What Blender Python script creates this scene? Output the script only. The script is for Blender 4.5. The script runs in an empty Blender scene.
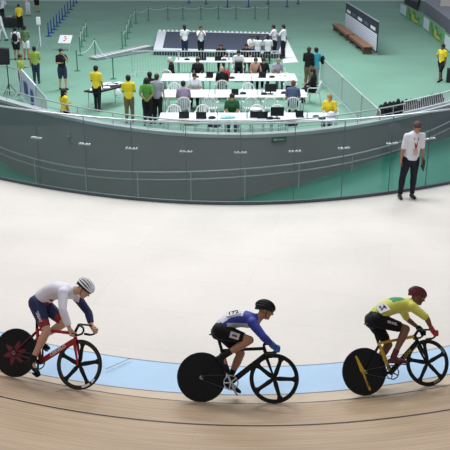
import bpy, bmesh, math, random
import numpy as np
from mathutils import Vector as V, Matrix, Quaternion
random.seed(7)
SC = bpy.context.scene
COL = SC.collection
R = math.radians

# ---------------------------------------------------------------- camera, world, lights, exposure
CH, TH, FP = 6.0, R(20.9), 800.0          # camera height, pitch below horizontal, focal length in 450-px units
cam_d = bpy.data.cameras.new('camera'); cam = bpy.data.objects.new('camera', cam_d); COL.objects.link(cam)
cam.location = (0, 0, CH); cam.rotation_euler = (R(90) - TH, 0, 0)
cam_d.sensor_width = 36; cam_d.lens = FP / 450 * 36; cam_d.clip_end = 300
SC.camera = cam
w = bpy.data.worlds.new('hall'); SC.world = w; w.use_nodes = True
w.node_tree.nodes['Background'].inputs[0].default_value = (.80, .88, 1.0, 1)
w.node_tree.nodes['Background'].inputs[1].default_value = 0.34
def area(loc, size, power, aim, col=(1, 1, 1)):
    d = bpy.data.lights.new('hall_lamp', 'AREA'); d.shape = 'RECTANGLE'; d.size = size[0]; d.size_y = size[1]
    d.energy = power; d.color = col
    o = bpy.data.objects.new('hall_lamp', d); COL.objects.link(o); o.location = loc
    o.rotation_euler = (V(aim) - V(loc)).to_track_quat('-Z', 'Y').to_euler()
area((-9, 26, 15), (7, 4), 1250, (-3, 24, 0), (.93, .97, 1))
area((9, 28, 15), (7, 4), 1250, (4, 26, 0), (.93, .97, 1))
area((0, 19, 15), (9, 3), 1350, (0, 17, 0), (1, .99, .97))
area((0, 40, 15), (12, 4), 3300, (0, 38, 0), (.93, .97, 1))
area((-4, 8, 15), (5, 3), 330, (-2, 11, 0), (1, .97, .93))
SC.view_settings.view_transform = 'Standard'; SC.view_settings.look = 'None'
SC.view_settings.exposure = 0.0; SC.view_settings.gamma = 1.0; SC.view_settings.use_curve_mapping = False

# ---------------------------------------------------------------- geometry of the view
cT, sT = math.cos(TH), math.sin(TH)
def at(px, py, z=0.0):
    u, v = (px - 225) / FP, (py - 225) / FP
    t = (CH - z) / (sT + v * cT)
    return V((u * t, (cT - v * sT) * t, z))
def z_for(x, y, py):                       # height at which a point above (x, y) is seen on image row py
    v = (py - 225) / FP                    # v = (k*c - y*s)/(y*c + k*s), k = CH - z
    k = y * (v * cT + sT) / (cT - v * sT)
    return CH - k
def proj(p):
    k = CH - p[2]; zc = p[1] * cT + k * sT
    return 225 + FP * p[0] / zc, 225 + FP * (k * cT - p[1] * sT) / zc

# ---------------------------------------------------------------- materials
def lin(c):
    return tuple(((x / 255) / 12.92 if x / 255 <= .04045 else ((x / 255 + .055) / 1.055) ** 2.4) for x in c)
MATS = {}
def mat(name, rgb, rough=.6, metal=0.0, var=.12, scale=30, spec=.4):
    if name in MATS: return MATS[name]
    m = bpy.data.materials.new(name); m.use_nodes = True; nt = m.node_tree; b = nt.nodes['Principled BSDF']
    c = lin(rgb)
    n = nt.nodes.new('ShaderNodeTexNoise'); n.inputs['Scale'].default_value = scale; n.inputs['Detail'].default_value = 3
    tc = nt.nodes.new('ShaderNodeTexCoord'); nt.links.new(tc.outputs['Object'], n.inputs['Vector'])
    r = nt.nodes.new('ShaderNodeValToRGB')
    r.color_ramp.elements[0].position = .3; r.color_ramp.elements[1].position = .7
    r.color_ramp.elements[0].color = tuple(x * (1 - var) for x in c) + (1,)
    r.color_ramp.elements[1].color = tuple(min(1, x * (1 + var)) for x in c) + (1,)
    nt.links.new(n.outputs['Fac'], r.inputs['Fac']); nt.links.new(r.outputs['Color'], b.inputs['Base Color'])
    b.inputs['Roughness'].default_value = rough; b.inputs['Metallic'].default_value = metal
    b.inputs['Specular IOR Level'].default_value = spec
    MATS[name] = m; return m
def nodes(m): return m.node_tree, m.node_tree.nodes, m.node_tree.links
def glass_mat(name, tint, refl=.5):
    m = bpy.data.materials.new(name); m.use_nodes = True; nt, N, L = nodes(m)
    N.remove(N['Principled BSDF']); out = N['Material Output']
    t = N.new('ShaderNodeBsdfTransparent'); t.inputs[0].default_value = tint + (1,)
    g = N.new('ShaderNodeBsdfGlossy'); g.inputs['Roughness'].default_value = .03; g.inputs[0].default_value = (refl, refl, refl, 1)
    lw = N.new('ShaderNodeLayerWeight'); lw.inputs[0].default_value = .5
    pw = N.new('ShaderNodeMath'); pw.operation = 'POWER'; pw.inputs[1].default_value = 4; L.new(lw.outputs['Facing'], pw.inputs[0])
    f = N.new('ShaderNodeMath'); f.operation = 'MULTIPLY_ADD'; f.inputs[1].default_value = .6; f.inputs[2].default_value = .035; L.new(pw.outputs[0], f.inputs[0])
    x = N.new('ShaderNodeMixShader'); L.new(f.outputs[0], x.inputs[0]); L.new(t.outputs[0], x.inputs[1]); L.new(g.outputs[0], x.inputs[2])
    L.new(x.outputs[0], out.inputs[0]); MATS[name] = m; return m

# ---------------------------------------------------------------- mesh helpers
def frame_from(d, side=None):
    d = V(d).normalized()
    s = V(side) if side is not None else (V((0, 0, 1)) if abs(d.z) < .9 else V((1, 0, 0)))
    s = s - d * s.dot(d)
    if s.length < 1e-5:
        s = V((1, 0, 0)) - d * d.x
        if s.length < 1e-4: s = V((0, 1, 0)) - d * d.y
    s.normalize(); return d, s, d.cross(s)
class MB:
    def __init__(self): self.v, self.f, self.m, self.uv = [], [], [], {}
    def add(self, vs, fs, mi=0):
        o = len(self.v); self.v += [tuple(x) for x in vs]
        for f in fs: self.f.append(tuple(i + o for i in f)); self.m.append(mi)
        return self
    def box(self, c, s, rot=None, mi=0):
        c = V(c); vs = []
        for x in (-.5, .5):
            for y in (-.5, .5):
                for z in (-.5, .5):
                    p = V((x * s[0], y * s[1], z * s[2]))
                    if rot is not None: p = rot @ p
                    vs.append(c + p)
        return self.add(vs, [(0, 1, 3, 2), (4, 6, 7, 5), (0, 4, 5, 1), (2, 3, 7, 6), (0, 2, 6, 4), (1, 5, 7, 3)], mi)
    def rings(self, rings, mi=0, closed=False, caps=True):
        n = len(rings[0]); vs = [p for r in rings for p in r]; fs = []
        m = len(rings)
        for i in range(m if closed else m - 1):
            j = (i + 1) % m
            for k in range(n): fs.append((i * n + k, i * n + (k + 1) % n, j * n + (k + 1) % n, j * n + k))
        if caps and not closed: fs.append(tuple(range(n))[::-1]); fs.append(tuple((m - 1) * n + k for k in range(n)))
        return self.add(vs, fs, mi)
    def limb(self, a, b, ra, rb, w=1.0, side=None, caps=(1, 1), n=14, mi=0, wb=None):
        a, b = V(a), V(b); d, s, t = frame_from(b - a if (b - a).length > 1e-6 else V((0, 0, 1)), side)
        wb = w if wb is None else wb; R_ = []
        def ring(c, r, ww): return [c + s * (math.cos(q) * r * ww) + t * (math.sin(q) * r) for q in [2 * math.pi * k / n for k in range(n)]]
        if caps[0]:
            for ph in (82, 55, 28): R_.append(ring(a - d * ra * math.sin(R(ph)), ra * math.cos(R(ph)), w))
        R_.append(ring(a, ra, w)); R_.append(ring(b, rb, wb))
        if caps[1]:
            for ph in (28, 55, 82): R_.append(ring(b + d * rb * math.sin(R(ph)), rb * math.cos(R(ph)), wb))
        return self.rings(R_, mi)
    def cyl(self, a, b, r, r2=None, n=10, mi=0): return self.limb(a, b, r, r if r2 is None else r2, caps=(0, 0), n=n, mi=mi)
    def tube(self, pts, r, n=8, mi=0, closed=False):
        pts = [V(p) for p in pts]; rs = []; prev = None; m = len(pts)
        for i, p in enumerate(pts):
            d = (pts[(i + 1) % m] - pts[i - 1]) if closed else (pts[min(i + 1, m - 1)] - pts[max(i - 1, 0)])
            d, s, t = frame_from(d, prev); prev = s
            rr = r[i] if isinstance(r, (list, tuple)) else r
            rs.append([p + s * math.cos(2 * math.pi * k / n) * rr + t * math.sin(2 * math.pi * k / n) * rr for k in range(n)])
        return self.rings(rs, mi, closed)
    def ell(self, c, r, rot=None, nu=16, nv=10, mi=0):
        c = V(c); R_ = []
        for i in range(nv + 1):
            ph = -math.pi / 2 + math.pi * (i + .12 * (i == 0) - .12 * (i == nv)) / nv
            ring = []
            for k in range(nu):
                q = 2 * math.pi * k / nu
                p = V((r[0] * math.cos(ph) * math.cos(q), r[1] * math.cos(ph) * math.sin(q), r[2] * math.sin(ph)))
                ring.append(c + (rot @ p if rot is not None else p))
            R_.append(ring)
        return self.rings(R_, mi)
    def lathe_y(self, c, prof, n=48, mi=0):   # profile (radius, y) closed loop revolved about the Y axis through c
        c = V(c); R_ = []
        for k in range(n):
            q = 2 * math.pi * k / n
            R_.append([c + V((math.cos(q) * r, y, math.sin(q) * r)) for r, y in prof])
        return self.rings(R_, mi, closed=True)
    def prism(self, outline, thick, M=None, mi=0):   # outline in XZ plane, thickness along Y
        vs = []
        for y in (-thick / 2, thick / 2):
            for p in outline: vs.append(V((p[0], y, p[1])))
        if M is not None: vs = [M @ p for p in vs]
        n = len(outline); fs = [tuple(range(n)), tuple(range(n, 2 * n))[::-1]]
        for k in range(n): fs.append((k, (k + 1) % n, n + (k + 1) % n, n + k)[::-1])
        return self.add(vs, fs, mi)
    def mesh(self, name):
        me = bpy.data.meshes.new(name); me.from_pydata(self.v, [], self.f); me.polygons.foreach_set('material_index', self.m)
        bm = bmesh.new(); bm.from_mesh(me); bmesh.ops.recalc_face_normals(bm, faces=bm.faces); bm.to_mesh(me); bm.free()
        return me
    def build(self, name, mats, parent=None, smooth=True, bevel=0):
        me = self.mesh(name)
        for m in (mats if isinstance(mats, (list, tuple)) else [mats]): me.materials.append(m)
        if smooth:
            me.polygons.foreach_set('use_smooth', [True] * len(me.polygons)); me.set_sharp_from_angle(angle=R(38))
        o = bpy.data.objects.new(name, me); COL.objects.link(o)
        if parent: o.parent = parent
        if bevel:
            b = o.modifiers.new('bevel', 'BEVEL'); b.width = bevel; b.segments = 2; b.limit_method = 'ANGLE'
        return o
    def skin(self, name, mats, parent, voxel, sm=3, paint=None):
        tmp = bpy.data.objects.new('tmp', self.mesh('tmp')); COL.objects.link(tmp)
        r = tmp.modifiers.new('r', 'REMESH'); r.mode = 'VOXEL'; r.voxel_size = voxel
        s = tmp.modifiers.new('s', 'SMOOTH'); s.factor = .5; s.iterations = sm
        dg = bpy.context.evaluated_depsgraph_get(); dg.update()
        me = bpy.data.meshes.new_from_object(tmp.evaluated_get(dg), depsgraph=dg)
        old = tmp.data; bpy.data.objects.remove(tmp); bpy.data.meshes.remove(old)
        me.name = name; me.materials.clear()
        for m in (mats if isinstance(mats, (list, tuple)) else [mats]): me.materials.append(m)
        me.polygons.foreach_set('use_smooth', [True] * len(me.polygons))
        me.polygons.foreach_set('material_index', [paint(p.center, p.normal) if paint else 0 for p in me.polygons])
        o = bpy.data.objects.new(name, me); COL.objects.link(o)
        if parent: o.parent = parent
        return o
def tag(o, label, cat, group=None):
    o['label'] = label; o['category'] = cat
    if group: o['group'] = group
    return o
def thing(name, label, cat, loc=(0, 0, 0), rz=0, group=None):
    o = bpy.data.objects.new(name, None); COL.objects.link(o); o.location = loc; o.rotation_euler = (0, 0, rz); o.empty_display_size = .1
    return tag(o, label, cat, group)
def struct(o): o['kind'] = 'structure'; return o
KIDS = {}
def copy_tree(o, parent=None):
    c = o.copy(); COL.objects.link(c)
    if parent: c.parent = parent
    for ch in [x for x in bpy.data.objects if x.parent == o]: copy_tree(ch, c)
    return c
def text(s, size, m, parent, M, name='lettering', ext=.0015, thick=0):
    cu = bpy.data.curves.new('t', 'FONT'); cu.body = s; cu.size = size; cu.extrude = ext; cu.align_x = 'CENTER'; cu.align_y = 'CENTER'
    cu.offset = thick; cu.resolution_u = 3
    t = bpy.data.objects.new('t', cu); COL.objects.link(t)
    dg = bpy.context.evaluated_depsgraph_get(); dg.update()
    me = bpy.data.meshes.new_from_object(t.evaluated_get(dg), depsgraph=dg); bpy.data.objects.remove(t)
    me.transform(M); me.materials.clear(); me.materials.append(m)
    o = bpy.data.objects.new(name, me); COL.objects.link(o)
    if parent: o.parent = parent
    return o
def basis(o, x, y, z):   # matrix with the given axes and origin
    M = Matrix.Identity(4)
    for i, a in enumerate((x, y, z)):
        for k in range(3): M[k][i] = a[k]
    for k in range(3): M[k][3] = o[k]
    return M

# ---------------------------------------------------------------- surface materials
def floor_mat(name, rgb, var, scale, rough, line=None):
    m = bpy.data.materials.new(name); m.use_nodes = True; nt, N, L = nodes(m); b = N['Principled BSDF']
    tc = N.new('ShaderNodeTexCoord'); c = lin(rgb)
    n1 = N.new('ShaderNodeTexNoise'); n1.inputs['Scale'].default_value = scale; n1.inputs['Detail'].default_value = 6
    n2 = N.new('ShaderNodeTexNoise'); n2.inputs['Scale'].default_value = scale * 14; n2.inputs['Detail'].default_value = 3
    L.new(tc.outputs['Object'], n1.inputs['Vector']); L.new(tc.outputs['Object'], n2.inputs['Vector'])
    mx = N.new('ShaderNodeMath'); mx.operation = 'MULTIPLY_ADD'; mx.inputs[1].default_value = .3; L.new(n2.outputs['Fac'], mx.inputs[0]); L.new(n1.outputs['Fac'], mx.inputs[2])
    r = N.new('ShaderNodeValToRGB'); r.color_ramp.elements[0].position = .45; r.color_ramp.elements[1].position = .85
    r.color_ramp.elements[0].color = tuple(x * (1 - var) for x in c) + (1,); r.color_ramp.elements[1].color = tuple(min(1, x * (1 + var)) for x in c) + (1,)
    L.new(mx.outputs[0], r.inputs['Fac'])
    last = r.outputs['Color']
    if line:     # panel joints: brick texture
        br = N.new('ShaderNodeTexBrick'); mp = N.new('ShaderNodeMapping'); mp.inputs['Rotation'].default_value = (0, 0, line[3])
        L.new(tc.outputs['Object'], mp.inputs['Vector']); L.new(mp.outputs[0], br.inputs['Vector'])
        br.inputs['Scale'].default_value = 1; br.inputs['Brick Width'].default_value = line[0]; br.inputs['Row Height'].default_value = line[1]
        br.inputs['Mortar Size'].default_value = .006; br.inputs['Color1'].default_value = (1, 1, 1, 1); br.inputs['Color2'].default_value = (.975, .975, .975, 1)
        br.inputs['Mortar'].default_value = (line[2],) * 3 + (1,)
        ml = N.new('ShaderNodeMix'); ml.data_type = 'RGBA'; ml.blend_type = 'MULTIPLY'; ml.inputs[0].default_value = 1
        L.new(last, ml.inputs[6]); L.new(br.outputs['Color'], ml.inputs[7]); last = ml.outputs[2]
    L.new(last, b.inputs['Base Color']); b.inputs['Roughness'].default_value = rough; b.inputs['Specular IOR Level'].default_value = .3
    MATS[name] = m; return m
def wood_mat(name, rgb, var=.16):
    m = bpy.data.materials.new(name); m.use_nodes = True; nt, N, L = nodes(m); b = N['Principled BSDF']
    uv = N.new('ShaderNodeUVMap'); uv.uv_map = 'UVMap'; c = lin(rgb)
    mp = N.new('ShaderNodeMapping'); mp.inputs['Scale'].default_value = (.9, 26, 1); L.new(uv.outputs[0], mp.inputs['Vector'])
    n = N.new('ShaderNodeTexNoise'); n.inputs['Scale'].default_value = 1; n.inputs['Detail'].default_value = 5; L.new(mp.outputs[0], n.inputs['Vector'])
    mp2 = N.new('ShaderNodeMapping'); mp2.inputs['Scale'].default_value = (.5, .9, 1); L.new(uv.outputs[0], mp2.inputs['Vector'])
    n2 = N.new('ShaderNodeTexNoise'); n2.inputs['Scale'].default_value = 1; n2.inputs['Detail'].default_value = 4; L.new(mp2.outputs[0], n2.inputs['Vector'])
    a = N.new('ShaderNodeMath'); a.operation = 'MULTIPLY_ADD'; a.inputs[1].default_value = .45; L.new(n2.outputs['Fac'], a.inputs[0]); L.new(n.outputs['Fac'], a.inputs[2])
    r = N.new('ShaderNodeValToRGB'); r.color_ramp.elements[0].position = .5; r.color_ramp.elements[1].position = .95
    r.color_ramp.elements[0].color = tuple(x * (1 - var) for x in c) + (1,); r.color_ramp.elements[1].color = tuple(min(1, x * (1 + var)) for x in c) + (1,)
    L.new(a.outputs[0], r.inputs['Fac'])
    br = N.new('ShaderNodeTexBrick'); L.new(uv.outputs[0], br.inputs['Vector']); br.inputs['Scale'].default_value = 1
    br.inputs['Brick Width'].default_value = 5.7; br.inputs['Row Height'].default_value = .045; br.inputs['Mortar Size'].default_value = .0025
    br.inputs['Color1'].default_value = (1, 1, 1, 1); br.inputs['Color2'].default_value = (.93, .91, .89, 1); br.inputs['Mortar'].default_value = (.72, .68, .64, 1)
    ml = N.new('ShaderNodeMix'); ml.data_type = 'RGBA'; ml.blend_type = 'MULTIPLY'; ml.inputs[0].default_value = 1
    L.new(r.outputs['Color'], ml.inputs[6]); L.new(br.outputs['Color'], ml.inputs[7]); L.new(ml.outputs[2], b.inputs['Base Color'])
    b.inputs['Roughness'].default_value = .5; b.inputs['Specular IOR Level'].default_value = .3; MATS[name] = m; return m
m_infield = floor_mat('infield_green_coating', (120, 162, 142), .09, .35, .55)
m_trench = floor_mat('ramp_green_coating', (46, 114, 98), .12, .5, .5)
m_apron = floor_mat('apron_cream_paint', (221, 213, 205), .05, .55, .55, (4.8, 1.25, .90, .22))
m_blue = floor_mat('blue_band_paint', (176, 205, 232), .05, .8, .5)
m_pale = floor_mat('pale_wood_strip', (205, 186, 162), .06, .8, .5)
m_wood = wood_mat('track_timber', (188, 162, 134))
m_wallgrey = floor_mat('dark_grey_wall_paint', (136, 136, 139), .06, .6, .6)
m_ledge = floor_mat('light_concrete', (176, 184, 184), .08, .9, .7)
m_black = mat('black_line_paint', (34, 34, 38), .5)
m_steel = mat('brushed_steel', (190, 196, 198), .35, .8, .05)
m_galv = mat('galvanised_steel', (190, 198, 198), .45, .35, .08)
m_white = mat('white_plastic', (232, 234, 236), .45, 0, .03)
m_dark = mat('black_plastic', (17, 18, 21), .5, 0, .1)
m_rubber = mat('tyre_rubber', (14, 14, 16), .6, 0, .1)
m_carbon = mat('carbon_black', (9, 9, 11), .4, 0, .1, 60, .3)
m_glass = glass_mat('clear_glass', (.90, .93, .925), .55)

# ---------------------------------------------------------------- setting
NS = 60
PXS = np.linspace(-260, 710, NS)
def fit(pts, deg):
    x = np.array([p[0] for p in pts], float); y = np.array([p[1] for p in pts], float)
    c = np.polyfit((x - 225) / 225, y, deg)
    def f(px):
        px = max(-60, min(510, px)); t = (px - 225) / 225
        return float(np.polyval(c, t))
    def g(px):
        if -60 <= px <= 510: return f(px)
        e = -60 if px < -60 else 510; s = (f(e) - f(e + (5 if e < 0 else -5))) / (-5 if e < 0 else 5)
        return f(e) + s * (px - e)
    return g
g_base = fit([(0, 178), (50, 190), (135, 200.5), (225, 204), (310, 201.5), (380, 195), (450, 184)], 2)
g_wtop = fit([(0, 98), (30, 109), (70, 118.5), (140, 129), (225, 133), (310, 131), (350, 127), (400, 117.5), (450, 104)], 3)
g_wbot = fit([(0, 162), (30, 184), (80, 200), (130, 206), (200, 204), (250, 196), (300, 184), (350, 170), (387, 157), (450, 137)], 3)
g_rail = fit([(0, 145), (37, 158), (53, 163.5), (87, 168), (130, 171), (187, 171.5), (240, 170), (293, 164), (339, 156), (390, 143.5), (402, 139), (430, 127), (450, 118)], 4)
g_b0 = fit([(0, 332), (100, 354), (177, 364), (225, 366), (300, 366), (345, 361.5), (445, 347)], 2)
g_b1 = fit([(0, 366), (100, 384), (175, 393), (225, 396), (300, 394.5), (345, 388), (445, 376)], 2)
g_b2 = fit([(0, 371), (60, 385), (115, 395), (175, 401), (225, 403), (300, 403), (360, 397), (445, 387)], 2)
def curve(g, z, pxs=PXS): return [at(px, g(px), z) for px in pxs]
def sheet(name, rows, m, parent=None, uv=None):
    """rows: list of equal-length point rows, joined into a grid"""
    n = len(rows[0]); mb = MB(); fs = []
    for i in range(len(rows) - 1):
        for k in range(n - 1): fs.append((i * n + k, i * n + k + 1, (i + 1) * n + k + 1, (i + 1) * n + k))
    mb.add([p for r in rows for p in r], fs); o = mb.build(name, m, parent)
    if uv:
        me = o.data; lay = me.uv_layers.new(name='UVMap')
        for l in me.loops: lay.data[l.index].uv = uv[l.vertex_index]
    if not name.startswith('win'):
        ups = sum(p.normal.z * p.area for p in o.data.polygons)
        if ups < -1e-4: o.data.flip_normals()
    return o
cg = curve(g_base, 0); HP = 0.0; DROP = .85; cw = curve(g_wtop, HP); c0 = curve(g_b0, 0)
Z1, Z2 = .11, .16
c1 = curve(g_b1, Z1); c2 = curve(g_b2, Z2)
def slab_row(row, dz): return [p + V((0, 0, dz)) for p in row]
# apron between the blue band and the glass
struct(sheet('floor_apron', [c0] + [[a.lerp(b, t) for a, b in zip(c0, cg)] for t in (.25, .5, .75)] + [cg], m_apron))
sheet_b = struct(sheet('floor_blue_band', [c1, [a.lerp(b, .5) + V((0, 0, -.012)) for a, b in zip(c1, c0)], c0], m_blue))
struct(sheet('floor_pale_strip', [c2, c1], m_pale))
# dark seams
def ribbon(name, row, hw, dz, m):
    n = []
    for i, p in enumerate(row):
        d = row[min(i + 1, len(row) - 1)] - row[max(i - 1, 0)]; d.z = 0; d.normalize(); n.append(V((-d.y, d.x, 0)))
    return struct(sheet(name, [[p - q * hw + V((0, 0, dz)) for p, q in zip(row, n)], [p + q * hw + V((0, 0, dz)) for p, q in zip(row, n)]], m))
m_seam = mat('seam_brown', (96, 84, 78), .6)
ribbon('trim_1', c0, .008, .004, mat('seam_grey', (150, 150, 156), .6))
ribbon('trim_6', c1, .006, .005, mat('seam_tan', (128, 112, 100), .6))
for (u0, v0), (u1, v1) in (((106, 371), (131, 360)),):
    a, b = at(u0, v0, Z1 * .55), at(u1, v1, .02); d = (b - a).normalized(); q = V((-d.y, d.x, 0)) * .007
    struct(sheet('trim_7', [[a - q + V((0, 0, .032)), b - q + V((0, 0, .032))], [a + q + V((0, 0, .032)), b + q + V((0, 0, .032))]], m_seam))
ribbon('trim_2', c2, .006, .006, m_seam)
# banked timber track rising towards the stands
SL = R(13)
def outward(row):
    out = []
    for i, p in enumerate(row):
        d = row[min(i + 1, len(row) - 1)] - row[max(i - 1, 0)]; d.z = 0; d.normalize(); out.append(V((d.y, -d.x, 0)))
    return out
o2 = outward(c2)
def track_row(s): return [p + q * (s * math.cos(SL)) + V((0, 0, s * math.sin(SL))) for p, q in zip(c2, o2)]
S_ = [0, .5, 1, 1.5, 2, 3, 4, 5, 6, 7]
rows = [track_row(s) for s in S_]
arc = [0]
for a, b in zip(c2, c2[1:]): arc.append(arc[-1] + (b - a).length)
struct(sheet('floor_track', rows[::-1], m_wood, uv=[(u, s) for s in S_[::-1] for u in arc]))
SB = .74
tn = V((0, 0, 1))
struct(sheet('trim_3', [[p + V((0, 0, .006)) for p in track_row(SB + .011)], [p + V((0, 0, .006)) for p in track_row(SB - .011)]], m_black))

# sunken ramp behind the glass
zb = [z_for(p.x, p.y, g_wbot(px)) for p, px in zip(cw, PXS)]
zb = [max(-3.2, min(-.3, z)) for z in zb]
fl_far = [V((p.x, p.y, z)) for p, z in zip(cw, zb)]
fl_near = [V((p.x, p.y, z)) for p, z in zip(cg, zb)]
struct(sheet('floor_ramp', [fl_near, [a.lerp(b, .5) for a, b in zip(fl_near, fl_far)], fl_far], m_trench))
struct(sheet('wall_ramp_near', [fl_near, cg], m_wallgrey))
struct(sheet('wall_ramp_far', [fl_far, cw], m_wallgrey))
# infield floor from the ledge to far behind
inn = outward(cw)
led = [p - q * .28 for p, q in zip(cw, inn)]
struct(sheet('trim_5', [cw, led], m_ledge))
struct(sheet('trim_8', [slab_row(cw, -.10), slab_row(cw, 0)], m_ledge)).location = (0, -.012, 0)
led0 = [V((p.x, p.y, -DROP)) for p in led]
struct(sheet('wall_infield_side', [led, led0], m_ledge))
far = [V((p.x * 1.0 + (k / (NS - 1) - .5) * 60, 75, -DROP)) for k, p in enumerate(led)]
struct(sheet('floor_infield', [led0] + [[a.lerp(b, t) for a, b in zip(led0, far)] for t in (.15, .35, .6)] + [far], m_infield))

# glass barrier
gb = thing('glass_barrier', 'long curved clear glass barrier with steel clamps along the edge of the cream apron', 'barrier', cg[NS // 2])
GH = 1.86
joints = [-70, -14, 41, 88, 134, 187, 240, 293, 341, 388, 425, 470, 520]
base = gb.location
def lp(p): return V(p) - base
for a, b in zip(joints, joints[1:]):
    xs = np.linspace(a, b, 7); row = []
    for px in xs: row.append(at(px, g_base(px), 0))
    d = (row[-1] - row[0]).normalized(); row[0] = row[0] + d * .006; row[-1] = row[-1] - d * .006
    mb = MB(); q = outward(row); n = len(row)
    ring = []
    for p, o in zip(row, q): ring.append([lp(p) + V((0, 0, .05)), lp(p) + V((0, 0, GH)), lp(p) - o * .012 + V((0, 0, GH)), lp(p) - o * .012 + V((0, 0, .05))])
    mb.rings(ring); mb.build('glass_panel', m_glass, gb)
fine = [lp(at(px, g_base(px), 0)) for px in np.linspace(-70, 520, 60)]
MB().tube([p + V((0, 0, GH)) for p in fine], .022, 8).build('top_rail', m_steel, gb)
mb = MB(); rs = []
for p, o in zip(fine, outward(fine)): rs.append([p + o * .03 + V((0, 0, -.02)), p + o * .03 + V((0, 0, .07)), p - o * .03 + V((0, 0, .07)), p - o * .03 + V((0, 0, -.02))])
mb.rings(rs).build('base_channel', mat('channel_grey', (88, 98, 102), .5, .4), gb)
for px in joints[1:-1]:
    p = lp(at(px, g_base(px), 0)); t = (lp(at(px + 3, g_base(px + 3), 0)) - p).normalized(); o = V((t.y, -t.x, 0))
    MB().box(p + V((0, 0, GH / 2 + .03)), (.012, .02, GH - .06), t.to_track_quat('X', 'Z').to_matrix()).build('joint_seal', mat('seal_grey', (96, 108, 110), .5), gb)
    mb = MB()
    zc = 1.22
    mb.cyl(p + t * -.13 + V((0, 0, zc)) + o * .035, p + t * .13 + V((0, 0, zc)) + o * .035, .012)
    for s in (-.12, -.05, .05, .12): mb.cyl(p + t * s + V((0, 0, zc)) - o * .03, p + t * s + V((0, 0, zc)) + o * .05, .020)
    mb.build('clamp', m_steel, gb)

# handrail on posts down in the ramp
hr = thing('handrail', 'double tube steel handrail curving through the green ramp behind the glass', 'handrail', fl_far[NS // 2])
hb = hr.location; up_, lo_ = [], []
hx = np.linspace(-90, 540, 50); base_r = []
for px in hx:
    e = at(px, g_wtop(px), HP); d = (at(px + 3, g_wtop(px + 3), HP) - e).normalized(); o = V((d.y, -d.x, 0)); q = e + o * .35
    zu = z_for(q.x, q.y, g_rail(px)); zl = z_for(q.x, q.y, g_rail(px) + 7.3); zf = z_for(e.x, e.y, g_wbot(px)); zf = max(-3.2, min(-.3, zf))
    zu = max(zf + .5, zu); up_.append(V((q.x, q.y, zu)) - hb); lo_.append(V((q.x, q.y, zu - .24)) - hb); base_r.append(V((q.x, q.y, zf)) - hb)
MB().tube(up_, .026, 8).build('rail', m_steel, hr); MB().tube(lo_, .022, 8).build('rail', m_steel, hr)
for i in range(2, 50, 4): MB().cyl(base_r[i], up_[i], .015, n=8).build('post', m_galv, hr)

# low guard rail on the infield ledge
gr = thing('guard_rail', 'low steel guard rail along the pale ledge at the edge of the green infield', 'railing', led[NS // 2])
lb = gr.location
gx = np.linspace(-80, 408, 42); gp = []
for px in gx:
    e = at(px, g_wtop(px), HP); d = (at(px + 3, g_wtop(px + 3), HP) - e).normalized(); gp.append(e - V((d.y, -d.x, 0)) * .14 - lb)
MB().tube([p + V((0, 0, .36)) for p in gp], .022).build('top_rail', m_galv, gr)
MB().tube([p + V((0, 0, .14)) for p in gp], .014).build('lower_rail', m_galv, gr)
for p in gp[1::3]: MB().cyl(p, p + V((0, 0, .36)), .016, n=8).build('post', m_galv, gr)
wr = thing('picket_rail', 'white picket railing on the ledge beyond the black bags at the right', 'railing', at(420, g_wtop(420), HP))
lb2 = wr.location; gp = []
for px in np.linspace(408, 500, 50):
    e = at(px, g_wtop(px), HP); d = (at(px + 3, g_wtop(px + 3), HP) - e).normalized(); gp.append(e - V((d.y, -d.x, 0)) * .2 - lb2)
MB().tube([p + V((0, 0, .42)) for p in gp], .024).build('top_rail', m_white, wr)
MB().tube([p + V((0, 0, .05)) for p in gp], .03).build('bottom_rail', m_white, wr)
for p in gp: MB().cyl(p + V((0, 0, .05)), p + V((0, 0, .42)), .012, n=6).build('picket', m_white, wr)

# exit sign and small plate on the far ramp wall
def on_wall(px, py):
    e = at(px, g_wtop(px), HP); d = (at(px + 3, g_wtop(px + 3), HP) - e).normalized(); o = V((d.y, -d.x, 0)); q = e + o * .02
    return V((q.x, q.y, z_for(q.x, q.y, py))), d, o
p, d, o = on_wall(279, 139.5)
ex = thing('exit_sign', 'small green exit arrow sign on the dark grey ramp wall', 'sign', p)
rot = basis((0, 0, 0), d, -o, (0, 0, 1)).to_3x3()
MB().box((0, 0, 0), (.46, .02, .17), rot).build('plate', mat('sign_green', (62, 96, 84), .5), ex)
MB().box(V(o) * .014 + d * .03, (.26, .006, .028), rot).add([rot @ V(q) for q in ((-.19, -.015, 0), (-.09, -.015, .05), (-.09, -.015, -.05))], [(0, 1, 2)]).build('arrow', mat('sign_pale', (150, 190, 165), .5), ex, smooth=False)
p, d, o = on_wall(68, 136)
sg = thing('wall_bracket', 'small pale bracket on the grey ramp wall left of centre', 'bracket', p)
rot = basis((0, 0, 0), d, -o, (0, 0, 1)).to_3x3()
MB().box(o * .01, (.05, .02, .22), rot).box(o * .03, (.2, .05, .03), rot).build('plate', m_steel, sg)

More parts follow.
